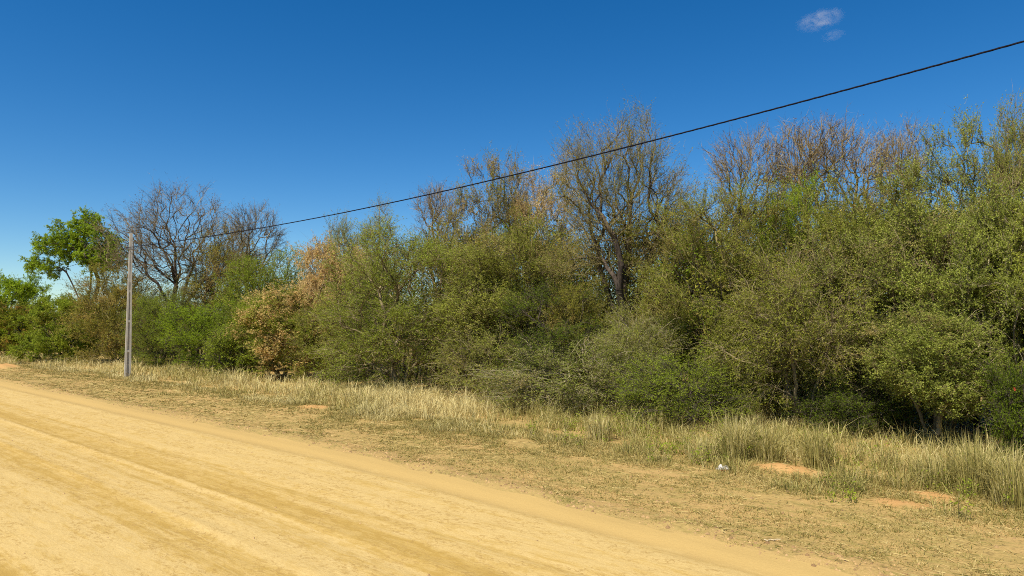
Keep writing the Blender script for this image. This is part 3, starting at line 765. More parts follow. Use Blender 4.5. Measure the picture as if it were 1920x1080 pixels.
T('tall_leafy', 'dry_tree', 1022, 30, 312, 140, 'rust', 'grey', 'orange-tinted tree tucked against the left of the tallest tree', 'tree', FRONT, rz=2.5)
T('scrub', 'scrub_tree', 870, 27.5, 400, 150, 'brown', 'grey', 'brown twiggy tree above the right shoulder of the big round bush', 'tree', FRONT, rz=2.2)
T('feather_b', 'scrub_tree', 930, 25, 455, 180, 'grey', 'grey', 'grey-green twiggy tree between big round bush and dark leafy patch', 'tree', FRONT, rz=0.5)
T('scrub_b', 'scrub_tree', 1000, 27, 405, 170, 'olive', 'olive', 'olive brown tree below the orange-tinted tree', 'tree', FRONT, rz=4.0)
T('vase', 'tall_tree', 1168, 26.4, 216, 268, 'tan', 'dark', 'tallest tree with dark forked trunk and fanned half-bare limbs', 'tree', FRONT, rz=0.0, twig='olive')
T('globe_b', 'scrub_bush', 1100, 25.4, 510, 130, 'brown', 'olive', 'olive brown bush leaning on the left side of the tallest tree trunk', 'bush', FRONT, rz=0.4)
T('globe_b', 'scrub_bush', 1252, 25.2, 555, 120, 'olive', 'olive', 'olive bush close against the right side of the tallest tree trunk', 'bush', FRONT, rz=2.1)
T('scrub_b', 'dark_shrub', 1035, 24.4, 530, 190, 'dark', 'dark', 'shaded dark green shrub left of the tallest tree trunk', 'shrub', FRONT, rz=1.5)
T('arch_b', 'pale_shrub', 1062, 22.4, 645, 210, 'yellow', 'pale', 'low pale yellow-green shrub behind the grass at centre', 'shrub', FRONT, rz=0.3)
T('arch_b', 'pale_shrub', 930, 23, 622, 160, 'grey', 'grey', 'low grey-green shrub right beside the big round bush', 'shrub', FRONT, rz=2.8)
T('arch', 'twiggy_shrub', 1195, 23.6, 585, 150, 'grey', 'pale', 'pale twiggy shrub in front of the tallest tree trunk', 'shrub', FRONT, rz=0.9)
T('arch_b', 'leafy_shrub', 1275, 21.8, 675, 190, 'mid', 'dark', 'low fresh green shrub right of the pale twiggy shrub', 'shrub', FRONT)
T('feather', 'feathery_tree', 1345, 26, 318, 200, 'olive', 'olive', 'tall feathery olive tree right of the tallest tree', 'tree', FRONT, rz=0.2)
T('feather_b', 'feathery_tree', 1268, 27.5, 385, 150, 'olive', 'grey', 'thin feathery tree close behind the right limbs of the tallest tree', 'tree', FRONT, rz=3.3)
for (u, n_, vt, w_, rz, lb) in ((1408, 30, 238, 120, 0.0, 'leftmost reddish bare treetop on the right skyline'), (1508, 30.5, 222, 150, 1.7, 'reddish bare treetop above the bright green patch'),
                                (1592, 31, 224, 140, 3.1, 'reddish bare treetop between the bright green patch and the narrow bare top'), (1700, 31, 230, 120, 4.4, 'narrow rightmost reddish bare treetop on the skyline')):
    T('red_bare', 'red_tree', u, n_, vt, w_, 'pod', 'red', lb, 'tree', FRONT, rz=rz)
T('globe_b', 'bright_tree', 1484, 27.6, 316, 150, 'bright', 'dark', 'bright green crown peeping out below the reddish bare treetops', 'tree', FRONT, rz=1.0)
T('scrub', 'scrub_tree', 1565, 27, 352, 190, 'olive', 'olive', 'olive twiggy tree below the reddish treetops', 'tree', FRONT, rz=5.0)
T('feather_b', 'scrub_tree', 1680, 27.5, 312, 200, 'yellow', 'olive', 'yellow-green tree rising below the narrow bare treetop', 'tree', FRONT, rz=1.0)
T('tall_leafy', 'yellow_tree', 1855, 27.5, 208, 220, 'yellow', 'olive', 'tall yellowish tree standing against the sky near the right edge', 'tree', FRONT, rz=0.0)
T('tall_leafy', 'yellow_tree', 1945, 26.5, 176, 150, 'grey', 'grey', 'thin twiggy tree cut by the right edge at the skyline', 'tree', FRONT, rz=2.0)
T('leafy', 'leafy_tree', 1775, 25.2, 383, 290, 'yellow', 'grey', 'broad yellow-green tree filling the right part of the thicket', 'tree', FRONT, rz=0.0)
T('leafy', 'leafy_tree', 1900, 24.6, 366, 230, 'yellow', 'pale', 'leafy tree with two pale trunks at the right edge', 'tree', FRONT, rz=2.6)
T('arch', 'twiggy_tree', 1498, 23.8, 495, 270, 'olive', 'grey', 'arching pale-twigged small tree on several dark stems', 'tree', FRONT, rz=0.0)
T('globe_b', 'scrub_bush', 1425, 25, 545, 190, 'olive', 'olive', 'olive bush left of the arching pale-twigged tree', 'bush', FRONT, rz=0.9)
T('scrub_b', 'scrub_tree', 1620, 25.2, 425, 230, 'yellow', 'grey', 'twiggy tree between the arching small tree and the broad leafy tree', 'tree', FRONT, rz=2.2)
T('leafy_b', 'leafy_tree', 1742, 22.8, 585, 170, 'yellow', 'grey', 'small tree with low drooping yellow-green leaves over the grass', 'tree', FRONT, rz=0.5)
T('arch_b', 'leafy_shrub', 1590, 24.2, 690, 170, 'dark', 'dark', 'shaded green shrub under the branches right of the dark stems', 'shrub', FRONT, rz=1.0)  # dark leaf colour stands in for the under-canopy shade
T('scrub_b', 'leafy_shrub', 1670, 24.6, 690, 140, 'dark', 'dark', 'dark shrub in the shade left of the drooping small tree', 'shrub', FRONT, rz=2.0)  # leaves coloured darker here too, as shade below the crowns
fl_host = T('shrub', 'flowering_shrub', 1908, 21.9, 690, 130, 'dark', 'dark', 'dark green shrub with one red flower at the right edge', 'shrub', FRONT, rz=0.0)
T('leafy', 'edge_tree', 2030, 24, 330, 280, 'olive', 'grey', 'olive tree whose branches reach in from beyond the right edge', 'tree', FRONT, rz=1.0)
T('dome', 'edge_bush', -80, 20.5, 565, 190, 'mid', 'dark', 'green bush reaching in past the far left edge', 'bush', FRONT, rz=1.0)

# a red blossom on the shrub at the edge
def blossom():
    b = Buf()
    rng = r_(5)
    for k in range(6):
        a = k * math.pi / 3
        d = np.array([math.cos(a), math.sin(a), 0.5]); s_ = np.array([-math.sin(a), math.cos(a), 0])
        for j in range(2):
            p = d * 0.012; q = d * 0.05 + s_ * 0.022; t = d * 0.085 - np.array([0, 0, 0.02]); w = d * 0.05 - s_ * 0.022
        b.add([p, q, t, w], [[0, 1, 2, 3]])
    return b.mesh('flower')
m, n, l, out = new_mat('red_petal')
d = n.new('ShaderNodeBsdfPrincipled'); d.inputs['Base Color'].default_value = (0.42, 0.035, 0.015, 1); d.inputs['Roughness'].default_value = 0.6
l.new(d.outputs[0], out.inputs['Surface'])
fx, fy, ft = spot(1897, 20.9)
fr = ray(1897, 729); fz = CAM_Z + fr[2] * ft
fo = obj('flower', blossom(), (m,))
bpy.context.view_layer.update()
fo.parent = fl_host
fo.matrix_parent_inverse = fl_host.matrix_world.inverted()
fo.location = (fx, fy, fz); fo.rotation_euler = (R(75), 0, R(20)); fo.scale = (0.6, 0.6, 0.6)

# the wood behind the front trees: one mass
def woodland():
    rng = r_(77)
    sky_u = [-300, 0, 200, 400, 560, 700, 860, 1000, 1200, 1350, 1600, 1750, 1920, 2400]
    sky_v = [570, 560, 525, 480, 468, 438, 400, 390, 378, 370, 362, 372, 340, 330]
    b = Buf()
    fill = [(1085, 28.5), (1130, 29.5), (1165, 30.5), (1200, 29), (1235, 30), (1265, 29), (830, 28.5), (870, 30), (1000, 30), (1050, 30), (1180, 28.2), (1145, 28), (1220, 28),
            (650, 29), (690, 30), (740, 29), (790, 30), (840, 29.5), (900, 30), (1700, 27.5), (1760, 28), (1800, 27), (1840, 28.5), (1880, 27.5), (1920, 28.5), (1960, 27), (1640, 28)]
    for i in range(190 + len(fill)):
        if i >= 190:
            n_ = fill[i - 190][1]; fx_, fy_, _t = spot(fill[i - 190][0], n_); s_ = fx_ * D2[0] + fy_ * D2[1]
        elif i < 145: n_ = rng.uniform(25.8, 33); s_ = rng.uniform(-14, 100)
        else: n_ = rng.uniform(33, 45); s_ = rng.uniform(-20, 130)
        x, y = sn(s_, n_); 
        if y < 4: continue
        u = 960 + FPX * x / y
        if u < -400 or u > 2600: continue
        vt = np.interp(u, sky_u, sky_v) + rng.uniform(0, 70 if i < 190 else 25)
        h = CAM_Z + (600 - vt) / FPX * y
        w = rng.uniform(1.6, 2.6)
        lo = 0.9
        bl = [(x, y, h * 0.62, w, w, h * 0.36), (x + rng.normal(0, .6), y + rng.normal(0, .6), h * 0.34, w * .9, w * .9, h * 0.26)]
        N = 300 if y < 45 else 170
        p = sample_blobs(rng, bl, N, 2.4, 0.3, lo)
        # stems
        k = 5
        A = np.stack([x + rng.normal(0, .3, k), y + rng.normal(0, .3, k), np.zeros(k) - 0.1], 1)
        B = A + np.stack([rng.normal(0, .7, k), rng.normal(0, .7, k), np.full(k, h * 0.5)], 1)
        prisms(b, A, B, rng.uniform(0.03, 0.09, k), np.full(k, 0.02), 5, 0, rng.uniform(0, 1, k))
        dd = unit(p - np.array([x, y, h * 0.3]) + rng.normal(size=p.shape) * 0.8)
        cones(b, p - dd * 0.5, p + dd * 0.5, np.full(N, 0.011), 0, rng.uniform(0, 1, N))
        for rep in range(6):
            q = p + rng.normal(size=p.shape) * 0.16
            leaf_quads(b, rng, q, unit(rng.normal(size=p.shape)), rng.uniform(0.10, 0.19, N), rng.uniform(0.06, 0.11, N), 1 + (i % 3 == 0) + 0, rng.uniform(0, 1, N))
    print('woodland tris', b.ntris())
    return b.mesh('woodland')
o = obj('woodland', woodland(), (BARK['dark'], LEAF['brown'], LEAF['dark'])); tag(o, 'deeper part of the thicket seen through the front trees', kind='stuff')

# ------------------------------------------------------------------ grass
def grass_mat(name, a, b, c):
    m, n, l, out = new_mat(name)
    at = N_(n, 'ShaderNodeAttribute', attribute_name='tone', attribute_type='GEOMETRY')
    col = ramp(n, l, at.outputs['Fac'], [(0.0, a), (0.5, b), (1.0, c)])
    d = n.new('ShaderNodeBsdfPrincipled'); d.inputs['Roughness'].default_value = 0.7
    d.inputs['Specular IOR Level'].default_value = 0.2
    l.new(col, d.inputs['Base Color'])
    t = n.new('ShaderNodeBsdfTranslucent'); l.new(col, t.inputs['Color'])
    mx = n.new('ShaderNodeMixShader'); mx.inputs[0].default_value = 0.3
    l.new(d.outputs[0], mx.inputs[1]); l.new(t.outputs[0], mx.inputs[2]); l.new(mx.outputs[0], out.inputs['Surface'])
    return m
GRASS = grass_mat('dry_grass_blade', (0.15, 0.155, 0.026), (0.40, 0.335, 0.100), (0.68, 0.57, 0.26))
SHORT = grass_mat('short_grass_blade', (0.15, 0.15, 0.028), (0.36, 0.285, 0.085), (0.58, 0.45, 0.18))

def blades(buf, rng, x, y, z, h, az, lean, w, tone):
    """curved blades: a lower and a middle quad and a tip"""
    k = len(x)
    d = np.stack([np.cos(az), np.sin(az), np.zeros(k)], 1)
    sa = az + math.pi / 2 + rng.normal(0, 0.6, k)
    sd_ = np.stack([np.cos(sa), np.sin(sa), np.zeros(k)], 1)
    P = np.stack([x, y, z], 1)
    up = np.array([0, 0, 1.0])
    p1 = P + up * (h * 0.55)[:, None] + d * (h * lean * 0.30)[:, None]
    p2 = P + up * (h * (1 - 0.35 * lean))[:, None] + d * (h * lean * 0.95)[:, None]
    hw = (w * 0.5)[:, None] * sd_
    V = np.stack([P - hw, P + hw, p1 + hw * 0.8, p1 - hw * 0.8, p2], 1)
    base = (np.arange(k) * 5)[:, None]
    buf.add(V, np.empty((0, 3), int))
    buf.f.pop(); buf.mat.pop(); buf.tone.pop()
    off = buf.nv - k * 5
    for F in (np.array([[0, 1, 2, 3]]), np.array([[3, 2, 4]])):
        buf.f.append(F + base + off); buf.mat.append(np.zeros(k, int)); buf.tone.append(tone)

def grass_front(s):
    """inner edge of the tall grass, measured across the road"""
    e = 16.1 + 1.1 * (fbm2(s * 0.35, s * 0 + 1, 61) - 0.5) * 2
    return np.where(s < 6, e - 0.7, e)

def tall_grass():
    rng = r_(101); b = Buf()
    C = 6400
    s = np.concatenate([rng.uniform(-12, 30, int(C * 0.62)), rng.uniform(30, 80, C - int(C * 0.62))])
    n_ = grass_front(s) + np.where(s < 18, 9.0, 6.2) * rng.uniform(0, 1, C) ** 1.35 - 0.1
    n_ = np.where(s > 58, np.minimum(n_, 20.0), n_)
    dens = fbm2(s * 0.5, n_ * 0.5, 65)
    for (ms, mn, a, bb, h) in MOUNDS[:4]:
        dens = np.where(((s - ms) / (a * 1.3)) ** 2 + ((n_ - mn + 0.25) / (bb * 2.0)) ** 2 < 1, 0, dens)
    keep = dens > np.where(n_ < grass_front(s) + 1.6, 0.435, 0.24) + 0.03 * (s < 7) * (n_ < 18.5)
    s, n_ = s[keep], n_[keep]; C = len(s)
    lush = fbm2(s * 0.25 + 9, n_ * 0.25, 71)
    back = np.clip((n_ - grass_front(s)) / 3.0, 0, 1)
    H = (0.20 + 0.42 * back + 1.2 * np.clip(fbm2(s * 0.7, n_ * 1.1, 73) - 0.42, 0, 1)) * rng.choice([0.5, 0.75, 0.9, 1.1, 1.55], C) * rng.uniform(0.8, 1.2, C)
    H = np.clip(H * 0.84, 0.16, 1.3)
    dist = np.hypot(*sn(s, n_))
    k = np.clip(23 * (22 / dist) ** 0.7, 10, 27).astype(int)
    i = np.repeat(np.arange(C), k); M = len(i)
    rr = np.abs(rng.normal(0, 0.16, M)); aa = rng.uniform(0, 2 * math.pi, M)
    x, y = sn(s[i], n_[i]); x = x + rr * np.cos(aa); y = y + rr * np.sin(aa)
    ss = x * D2[0] + y * D2[1]; nn = x * N2[0] + y * N2[1]
    z = ground_h(ss, nn) - 0.02
    h = H[i] * (0.30 + 0.85 * rng.uniform(0, 1, M) ** 1.3)
    lean = np.clip(np.abs(rng.normal(0.45, 0.5, M)) + rr * 1.2, 0, 1.7)
    az = aa + rng.normal(0, 0.7, M)
    w = rng.uniform(0.007, 0.020, M) * np.clip(dist[i] / 22, 0.9, 2.0)
    green = np.clip((lush[i] - 0.42) * 1.6, -0.25, 0.35) + np.where(ss < 6, 0.13, 0.0) - 0.12 * (ss > 34) - 0.16 * (ss > 8)
    tone = np.clip(rng.normal(0.66, 0.24, M) - green, 0, 1)
    blades(b, rng, x, y, z, h, az, lean, w, tone)
    print('tall grass tris', b.ntris())
    return b.mesh('tall_grass')
o = obj('tall_grass', tall_grass(), (GRASS,)); tag(o, 'tall dry straw grass between the verge and the thicket', kind='stuff')

def short_grass():
    rng = r_(103); b = Buf()
    C = 21000
    s = np.concatenate([rng.uniform(-9, 22, int(C * 0.7)), rng.uniform(22, 70, C - int(C * 0.7))])
    n_ = 11.0 + 0.7 * fbm2(s * 0.8, s * 0 + 5, 55) + drift(s) + 6.2 * rng.uniform(0, 1, C) ** 0.75
    d = fbm2(s * 0.8, n_ * 1.5, 81) + 0.12 * np.clip((n_ - 12.5) / 3, -1, 1)
    keep = d > 0.47
    for (ms, mn, a, bb, h) in MOUNDS:
        keep &= (((s - ms) / a) ** 2 + ((n_ - mn) / bb) ** 2) > 0.9
    s, n_ = s[keep], n_[keep]; C = len(s)
    dist = np.hypot(*sn(s, n_))
    k = np.clip(13 * (18 / dist) ** 0.5, 6, 16).astype(int)
    i = np.repeat(np.arange(C), k); M = len(i)
    rr = np.abs(rng.normal(0, 1.0, M)) * rng.uniform(0.05, 0.17, C)[i]; aa = rng.uniform(0, 2 * math.pi, M)
    x, y = sn(s[i], n_[i]); x = x + rr * np.cos(aa); y = y + rr * np.sin(aa)
    ss = x * D2[0] + y * D2[1]; nn = x * N2[0] + y * N2[1]
    z = ground_h(ss, nn) - 0.01
    hc = rng.uniform(0.03, 0.10, C) + 0.15 * np.clip((n_ - 14.2) / 2.2, 0, 1) * rng.uniform(0.3, 1, C)
    h = hc[i] * rng.uniform(0.5, 1.2, M)
    lean = np.clip(np.abs(rng.normal(0.8, 0.45, M)), 0, 1.9)
    w = rng.uniform(0.009, 0.018, M) * np.clip(dist[i] / 18, 0.9, 2.0)
    tc = rng.normal(0.0, 0.2, C) - 0.5 * (fbm2(s * 0.5, n_ * 0.9, 87) - 0.45)
    tone = np.clip(rng.normal(0.55, 0.2, M) + tc[i], 0, 1)
    az = aa + rng.normal(0, 0.8, M)
    P = np.stack([x, y, z], 1)
    tip = P + np.stack([np.cos(az) * h * lean, np.sin(az) * h * lean, h * (1 - 0.45 * np.minimum(lean, 1.9))], 1)
    slivers(b, rng, P, tip, w * 1.3, 0, tone)
    # straw lying flat
    M = 26000
    s = np.concatenate([rng.uniform(-9, 20, M // 2), rng.uniform(20, 60, M - M // 2)]); n_ = 11.5 + drift(s) + 6.2 * rng.uniform(0, 1, M)
    ok = fbm2(s * 0.9, n_ * 1.2, 85) > 0.38; s, n_ = s[ok], n_[ok]; M = len(s)
    x, y = sn(s, n_); P = np.stack([x, y, ground_h(s, n_) + rng.uniform(0.002, 0.03, M)], 1)
    az = rng.uniform(0, 2 * math.pi, M); L = rng.uniform(0.06, 0.28, M)
    Q = P + np.stack([np.cos(az) * L, np.sin(az) * L, rng.uniform(-0.01, 0.03, M)], 1)
    slivers(b, rng, P, Q, rng.uniform(0.008, 0.018, M) * np.clip(np.hypot(x, y) / 16, 0.9, 2.2), 0, np.clip(rng.normal(0.75, 0.35, M), 0, 1))
    print('short grass tris', b.ntris())
    return b.mesh('short_grass')
o = obj('short_grass', short_grass(), (SHORT,)); tag(o, 'sparse short dry grass scattered over the sandy verge', kind='stuff')

def weeds():
    rng = r_(105); b = Buf()
    C = 620
    s = rng.uniform(-9, 14, C); n_ = grass_front(s) - 0.4 + rng.uniform(0, 6.5, C)
    ok = fbm2(s * 0.6, n_ * 0.6, 97) > 0.46
    for (ms, mn, a, bb, h) in MOUNDS[:4]:
        ok &= ((s - ms) / (a * 1.4)) ** 2 + ((n_ - mn + 0.25) / (bb * 2.2)) ** 2 > 1
    s, n_ = s[ok], n_[ok]; C = len(s)
    x, y = sn(s, n_); z = ground_h(s, n_)
    k = 26; i = np.repeat(np.arange(C), k); M = C * k
    hh = rng.uniform(0.15, 0.65, C)
    t = rng.uniform(0.1, 1, M)
    ax = np.stack([rng.normal(0, 0.3, C), rng.normal(0, 0.3, C), np.ones(C)], 1)
    base = np.stack([x, y, z], 1)
    P = base[i] + ax[i] * (hh[i] * t)[:, None] + rng.normal(size=(M, 3)) * np.array([0.07, 0.07, 0.03])
    slivers(b, rng, np.repeat(base, 3, 0), np.repeat(base, 3, 0) + (np.repeat(ax, 3, 0) + rng.normal(size=(C * 3, 3)) * 0.2) * np.repeat(hh, 3)[:, None], np.full(C * 3, 0.012), 0, rng.uniform(0, 1, C * 3))
    leaf_quads(b, rng, P, unit(rng.normal(size=(M, 3)) + np.array([0, 0, 0.3])), rng.uniform(0.04, 0.09, M), rng.uniform(0.02, 0.045, M), 1, np.clip(rng.normal(0.5, 0.25, M), 0, 1))
    return b.mesh('weeds')
o = obj('weeds', weeds(), (BARK['olive'], LEAF['mid'])); tag(o, 'low green weeds mixed into the dry grass', kind='stuff')

# single tufts that stand out in front of the band
def tuft(u, v, h, rad, k, tone0, label, seed):
    rng = r_(seed); b = Buf()
    x0, y0 = ground_hit(u, v)
    rr = rad * rng.uniform(0, 1, k) ** 0.7; aa = rng.uniform(0, 2 * math.pi, k)
    hh = h * rng.uniform(0.35, 1.1, k)
    lean = np.clip(np.abs(rng.normal(0.3, 0.3, k)), 0, 1.2)
    blades(b, rng, rr * np.cos(aa), rr * np.sin(aa), np.full(k, -0.03), hh, aa + rng.normal(0, 0.6, k), lean, rng.uniform(0.010, 0.020, k), np.clip(rng.normal(tone0, 0.22, k), 0, 1))
    o = obj('grass_tuft', b.mesh('grass_tuft'), (GRASS,))
    o.location = (x0, y0, float(ground_h(x0 * D2[0] + y0 * D2[1], x0 * N2[0] + y0 * N2[1])))
    tag(o, label, 'grass tuft', 'tall tufts at the front of the grass')
tuft(1533, 884, 1.25, 0.26, 420, 0.42, 'greenish tall tuft rising right behind the orange earth mound', 1)
tuft(1385, 862, 1.30, 0.42, 520, 0.60, 'straw tuft standing just right of the white litter', 2)
tuft(1440, 868, 1.15, 0.36, 420, 0.55, 'straw tuft behind the left end of the orange earth mound', 3)
tuft(1315, 862, 0.75, 0.34, 300, 0.72, 'shorter pale straw tuft left of the white litter', 4)
tuft(1125, 826, 0.95, 0.36, 340, 0.70, 'upright straw tuft in front of the tallest tree', 5)
tuft(1835, 925, 1.35, 0.45, 560, 0.45, 'tall olive tuft in front of the two pale trunks', 6)
tuft(1905, 950, 1.30, 0.40, 480, 0.48, 'tall olive tuft at the right edge of the verge', 7)
tuft(1760, 915, 0.95, 0.42, 420, 0.45, 'green-stalked tuft below the drooping small tree', 8)

# ------------------------------------------------------------------ clods along the road edge and on the verge
def clods():
    rng = r_(107); b = Buf()
    M = 5200
    s = np.concatenate([rng.uniform(-8, 16, 3400), rng.uniform(16, 45, M - 3400)])
    n_ = 11.15 + drift(s) + np.abs(rng.normal(0, 0.5, M)) + 0.15 * noise2(s * 0.8, s * 0, 2)
    far = rng.uniform(0, 1, M) < 0.18
    n_ = np.where(far, rng.uniform(11.2, 15.5, M), n_)
    road = rng.uniform(0, 1, M) < 0.16
    n_ = np.where(road, rng.uniform(1.8, 10.6, M), n_)
    x, y = sn(s, n_)
    z = np.where(n_ < 10.9 + drift(s), road_h(s, n_), ground_h(s, n_))
    r0 = np.clip(rng.lognormal(-4.1, 0.5, M), 0.007, 0.055) * np.where(road, 0.7, 1)
    base = np.array([[1, 0, 0], [0.3, 0.9, 0], [-0.8, 0.6, 0], [-0.8, -0.6, 0], [0.3, -0.95, 0], [0.1, 0, 0.8]])
    V = base[None] * r0[:, None, None] * rng.uniform(0.7, 1.35, (M, 6, 1))
    a = rng.uniform(0, 6.28, M); c_, s_ = np.cos(a)[:, None], np.sin(a)[:, None]
    V = np.stack([V[..., 0] * c_ - V[..., 1] * s_, V[..., 0] * s_ + V[..., 1] * c_, V[..., 2]], -1) + np.stack([x, y, z - 0.004], 1)[:, None]
    F = np.array([[0, 1, 5], [1, 2, 5], [2, 3, 5], [3, 4, 5], [4, 0, 5]])
    F = (F[None] + (np.arange(M) * 6)[:, None, None]).reshape(-1, 3)
    b.add(V, F, 0, np.repeat(rng.uniform(0, 1, M), 5))
    return b.mesh('soil_clods')
m, n, l, out = new_mat('soil_clod')
at = N_(n, 'ShaderNodeAttribute', attribute_name='tone', attribute_type='GEOMETRY')
d = n.new('ShaderNodeBsdfPrincipled'); d.inputs['Roughness'].default_value = 0.95
l.new(mixc(n, l, at.outputs['Fac'], (0.20, 0.115, 0.045), (0.46, 0.29, 0.12)), d.inputs['Base Color']); l.new(d.outputs[0], out.inputs['Surface'])
o = obj('soil_clods', clods(), (m,)); tag(o, 'loose soil clods along the road edge', kind='stuff')

# ------------------------------------------------------------------ concrete pole and its cable
def box_taper(buf, x0, x1, y0, y1, z0, z1, X0, X1, Y0, Y1):
    V = [(x0, y0, z0), (x1, y0, z0), (x1, y1, z0), (x0, y1, z0), (X0, Y0, z1), (X1, Y0, z1), (X1, Y1, z1), (X0, Y1, z1)]
    buf.add(V, [[3, 2, 1, 0], [4, 5, 6, 7], [0, 1, 5, 4], [1, 2, 6, 5], [2, 3, 7, 6], [3, 0, 4, 7]])
def concrete():
    m, n, l, out = new_mat('weathered_concrete')
    tc = n.new('ShaderNodeTexCoord')
    nz = noise_t(n, l, tc.outputs['Object'], 3.0, 5.0, 0.65)
    fz_ = noise_t(n, l, mapping(n, l, tc.outputs['Object'], (30, 30, 3)), 1.0, 4.0, 0.7)
    c = mixc(n, l, ramp(n, l, nz, [(0.3, 0.0), (0.7, 1.0)]), (0.42, 0.375, 0.30), (0.56, 0.51, 0.415))
    c = mixc(n, l, ramp(n, l, fz_, [(0.5, 0.0), (0.75, 0.45)]), c, (0.22, 0.18, 0.13))
    d = n.new('ShaderNodeBsdfPrincipled'); d.inputs['Roughness'].default_value = 0.9
    l.new(c, d.inputs['Base Color']); l.new(bump(n, l, fz_, 0.4, 0.01), d.inputs['Normal']); l.new(d.outputs[0], out.inputs['Surface'])
    return m
CONC = concrete()
m, n, l, out = new_mat('galvanised_steel')
d = n.new('ShaderNodeBsdfPrincipled'); d.inputs['Base Color'].default_value = (0.28, 0.27, 0.26, 1); d.inputs['Metallic'].default_value = 0.8; d.inputs['Roughness'].default_value = 0.5
l.new(d.outputs[0], out.inputs['Surface']); STEEL = m
m, n, l, out = new_mat('black_insulation')
d = n.new('ShaderNodeBsdfPrincipled'); d.inputs['Base Color'].default_value = (0.010, 0.009, 0.014, 1); d.inputs['Roughness'].default_value = 0.9; d.inputs['Specular IOR Level'].default_value = 0.1
l.new(d.outputs[0], out.inputs['Surface']); BLACK = m

px_, py_ = ground_hit(239, 708)
PS, PN = px_ * D2[0] + py_ * D2[1], px_ * N2[0] + py_ * N2[1]
pt = math.hypot(px_, py_)
depth = py_
ptop = CAM_Z + ray(247, 437)[2] / ray(247, 437)[1] * depth
pole = empty('concrete_pole', (px_, py_, float(ground_h(PS, PN))), R(34))
tag(pole, 'grey concrete H-section utility pole standing at the edge of the grass', 'utility pole')
def wid(z): return 0.185 - 0.105 * z / ptop           # half width
def dep(z): return 0.115 - 0.05 * z / ptop           # half depth
fl = lambda z: 0.115 - 0.04 * z / ptop               # flange thickness
for sgn in (-1, 1):
    b = Buf()
    zs = [-0.3, ptop]
    x = [sorted((sgn * wid(z), sgn * (wid(z) - fl(z)))) for z in zs]
    box_taper(b, x[0][0], x[0][1], -dep(0), dep(0), zs[0], zs[1], x[1][0], x[1][1], -dep(ptop), dep(ptop))
    obj('flange', b.mesh('flange'), (CONC,), pole)
zq = ptop * 0.66
b = Buf()                                            # solid upper part
g0, g1 = wid(zq) - fl(zq) - 0.002, wid(ptop) - fl(ptop) - 0.002
box_taper(b, -g0, g0, -dep(zq) + 0.012, dep(zq) - 0.012, zq, ptop - 0.01, -g1, g1, -dep(ptop) + 0.012, dep(ptop) - 0.012)
obj('solid_web', b.mesh('solid_web'), (CONC,), pole)
b = Buf()                                            # thin recessed web below
g0, g1 = wid(0) - fl(0) - 0.002, wid(zq) - fl(zq) - 0.002
box_taper(b, -g0, g0, -0.02, 0.02, -0.3, zq - 0.003, -g1, g1, -0.016, 0.016)
obj('recessed_web', b.mesh('recessed_web'), (CONC,), pole)
for vv in (658, 602, 546):
    z = CAM_Z + ray(243, vv)[2] / ray(243, vv)[1] * depth
    g = wid(z) - fl(z) - 0.003
    for sy in (-1, 1):
        b = Buf()
        y0, y1 = sorted((sy * 0.022, sy * (dep(z) - 0.006)))
        box_taper(b, -g, g, y0, y1, z - 0.07, z + 0.07, -g, g, y0, y1)
        obj('crossbar', b.mesh('crossbar'), (CONC,), pole)
CZ = 8.06
b = Buf()
w_ = wid(CZ) + 0.012
box_taper(b, -w_, w_, -dep(CZ) - 0.012, dep(CZ) + 0.012, CZ - 0.09, CZ - 0.03, -w_, w_, -dep(CZ) - 0.012, dep(CZ) + 0.012)
obj('clamp_band', b.mesh('clamp_band'), (STEEL,), pole)
b = Buf()
box_taper(b, -w_ - 0.16, -w_ - 0.002, -0.02, 0.02, CZ - 0.08, CZ - 0.04, -w_ - 0.16, -w_ - 0.002, -0.02, 0.02)
obj('bracket', b.mesh('bracket'), (STEEL,), pole)

m, n, l, out = new_mat('brown_porcelain')
d = n.new('ShaderNodeBsdfPrincipled'); d.inputs['Base Color'].default_value = (0.10, 0.045, 0.028, 1); d.inputs['Roughness'].default_value = 0.3
l.new(d.outputs[0], out.inputs['Surface'])
b = Buf()
prof = [(0.018, -0.03), (0.035, -0.028), (0.045, 0.0), (0.028, 0.02), (0.045, 0.045), (0.030, 0.075), (0.022, 0.10), (0.0, 0.105)]
V = [(-w_ - 0.13 + r0 * math.cos(t), r0 * math.sin(t), CZ - 0.008 + z0) for r0, z0 in prof for t in np.linspace(0, 2 * math.pi, 12, endpoint=False)]
b.add(V, [[j * 12 + k, j * 12 + (k + 1) % 12, (j + 1) * 12 + (k + 1) % 12, (j + 1) * 12 + k] for j in range(len(prof) - 1) for k in range(12)])
obj('insulator', b.mesh('insulator', True), (m,), pole)

def cable(s0, s1, zf, n_off, name, label, steps):
    b = Buf(); k = 9
    ss = np.linspace(s0, s1, steps)
    zz = zf(ss)
    x, y = sn(ss, np.full(steps, n_off))
    P = np.stack([x, y, zz], 1)
    Dv = unit(np.gradient(P, axis=0)); a, c = frames(Dv)
    th = np.arange(k) * 2 * math.pi / k
    rr = 0.021 * (1 + 0.10 * np.cos(3 * th))[None] * np.ones((steps, 1))
    tw = ss[:, None] * 2 * math.pi / 0.9 + th[None]
    V = P[:, None] + rr[..., None] * (np.cos(tw)[..., None] * a[:, None] + np.sin(tw)[..., None] * c[:, None])
    i = np.arange(k); j = (i + 1) % k
    F = np.stack([i, j, j + k, i + k], 1)
    F = (F[None] + (np.arange(steps - 1) * k)[:, None, None]).reshape(-1, 4)
    b.add(V, F)
    o = obj(name, b.mesh(name, True), (BLACK,)); tag(o, label, 'cable')
cn = PN - 0.20
kq = (CZ - 7.90) / (PS - 31.0) ** 2
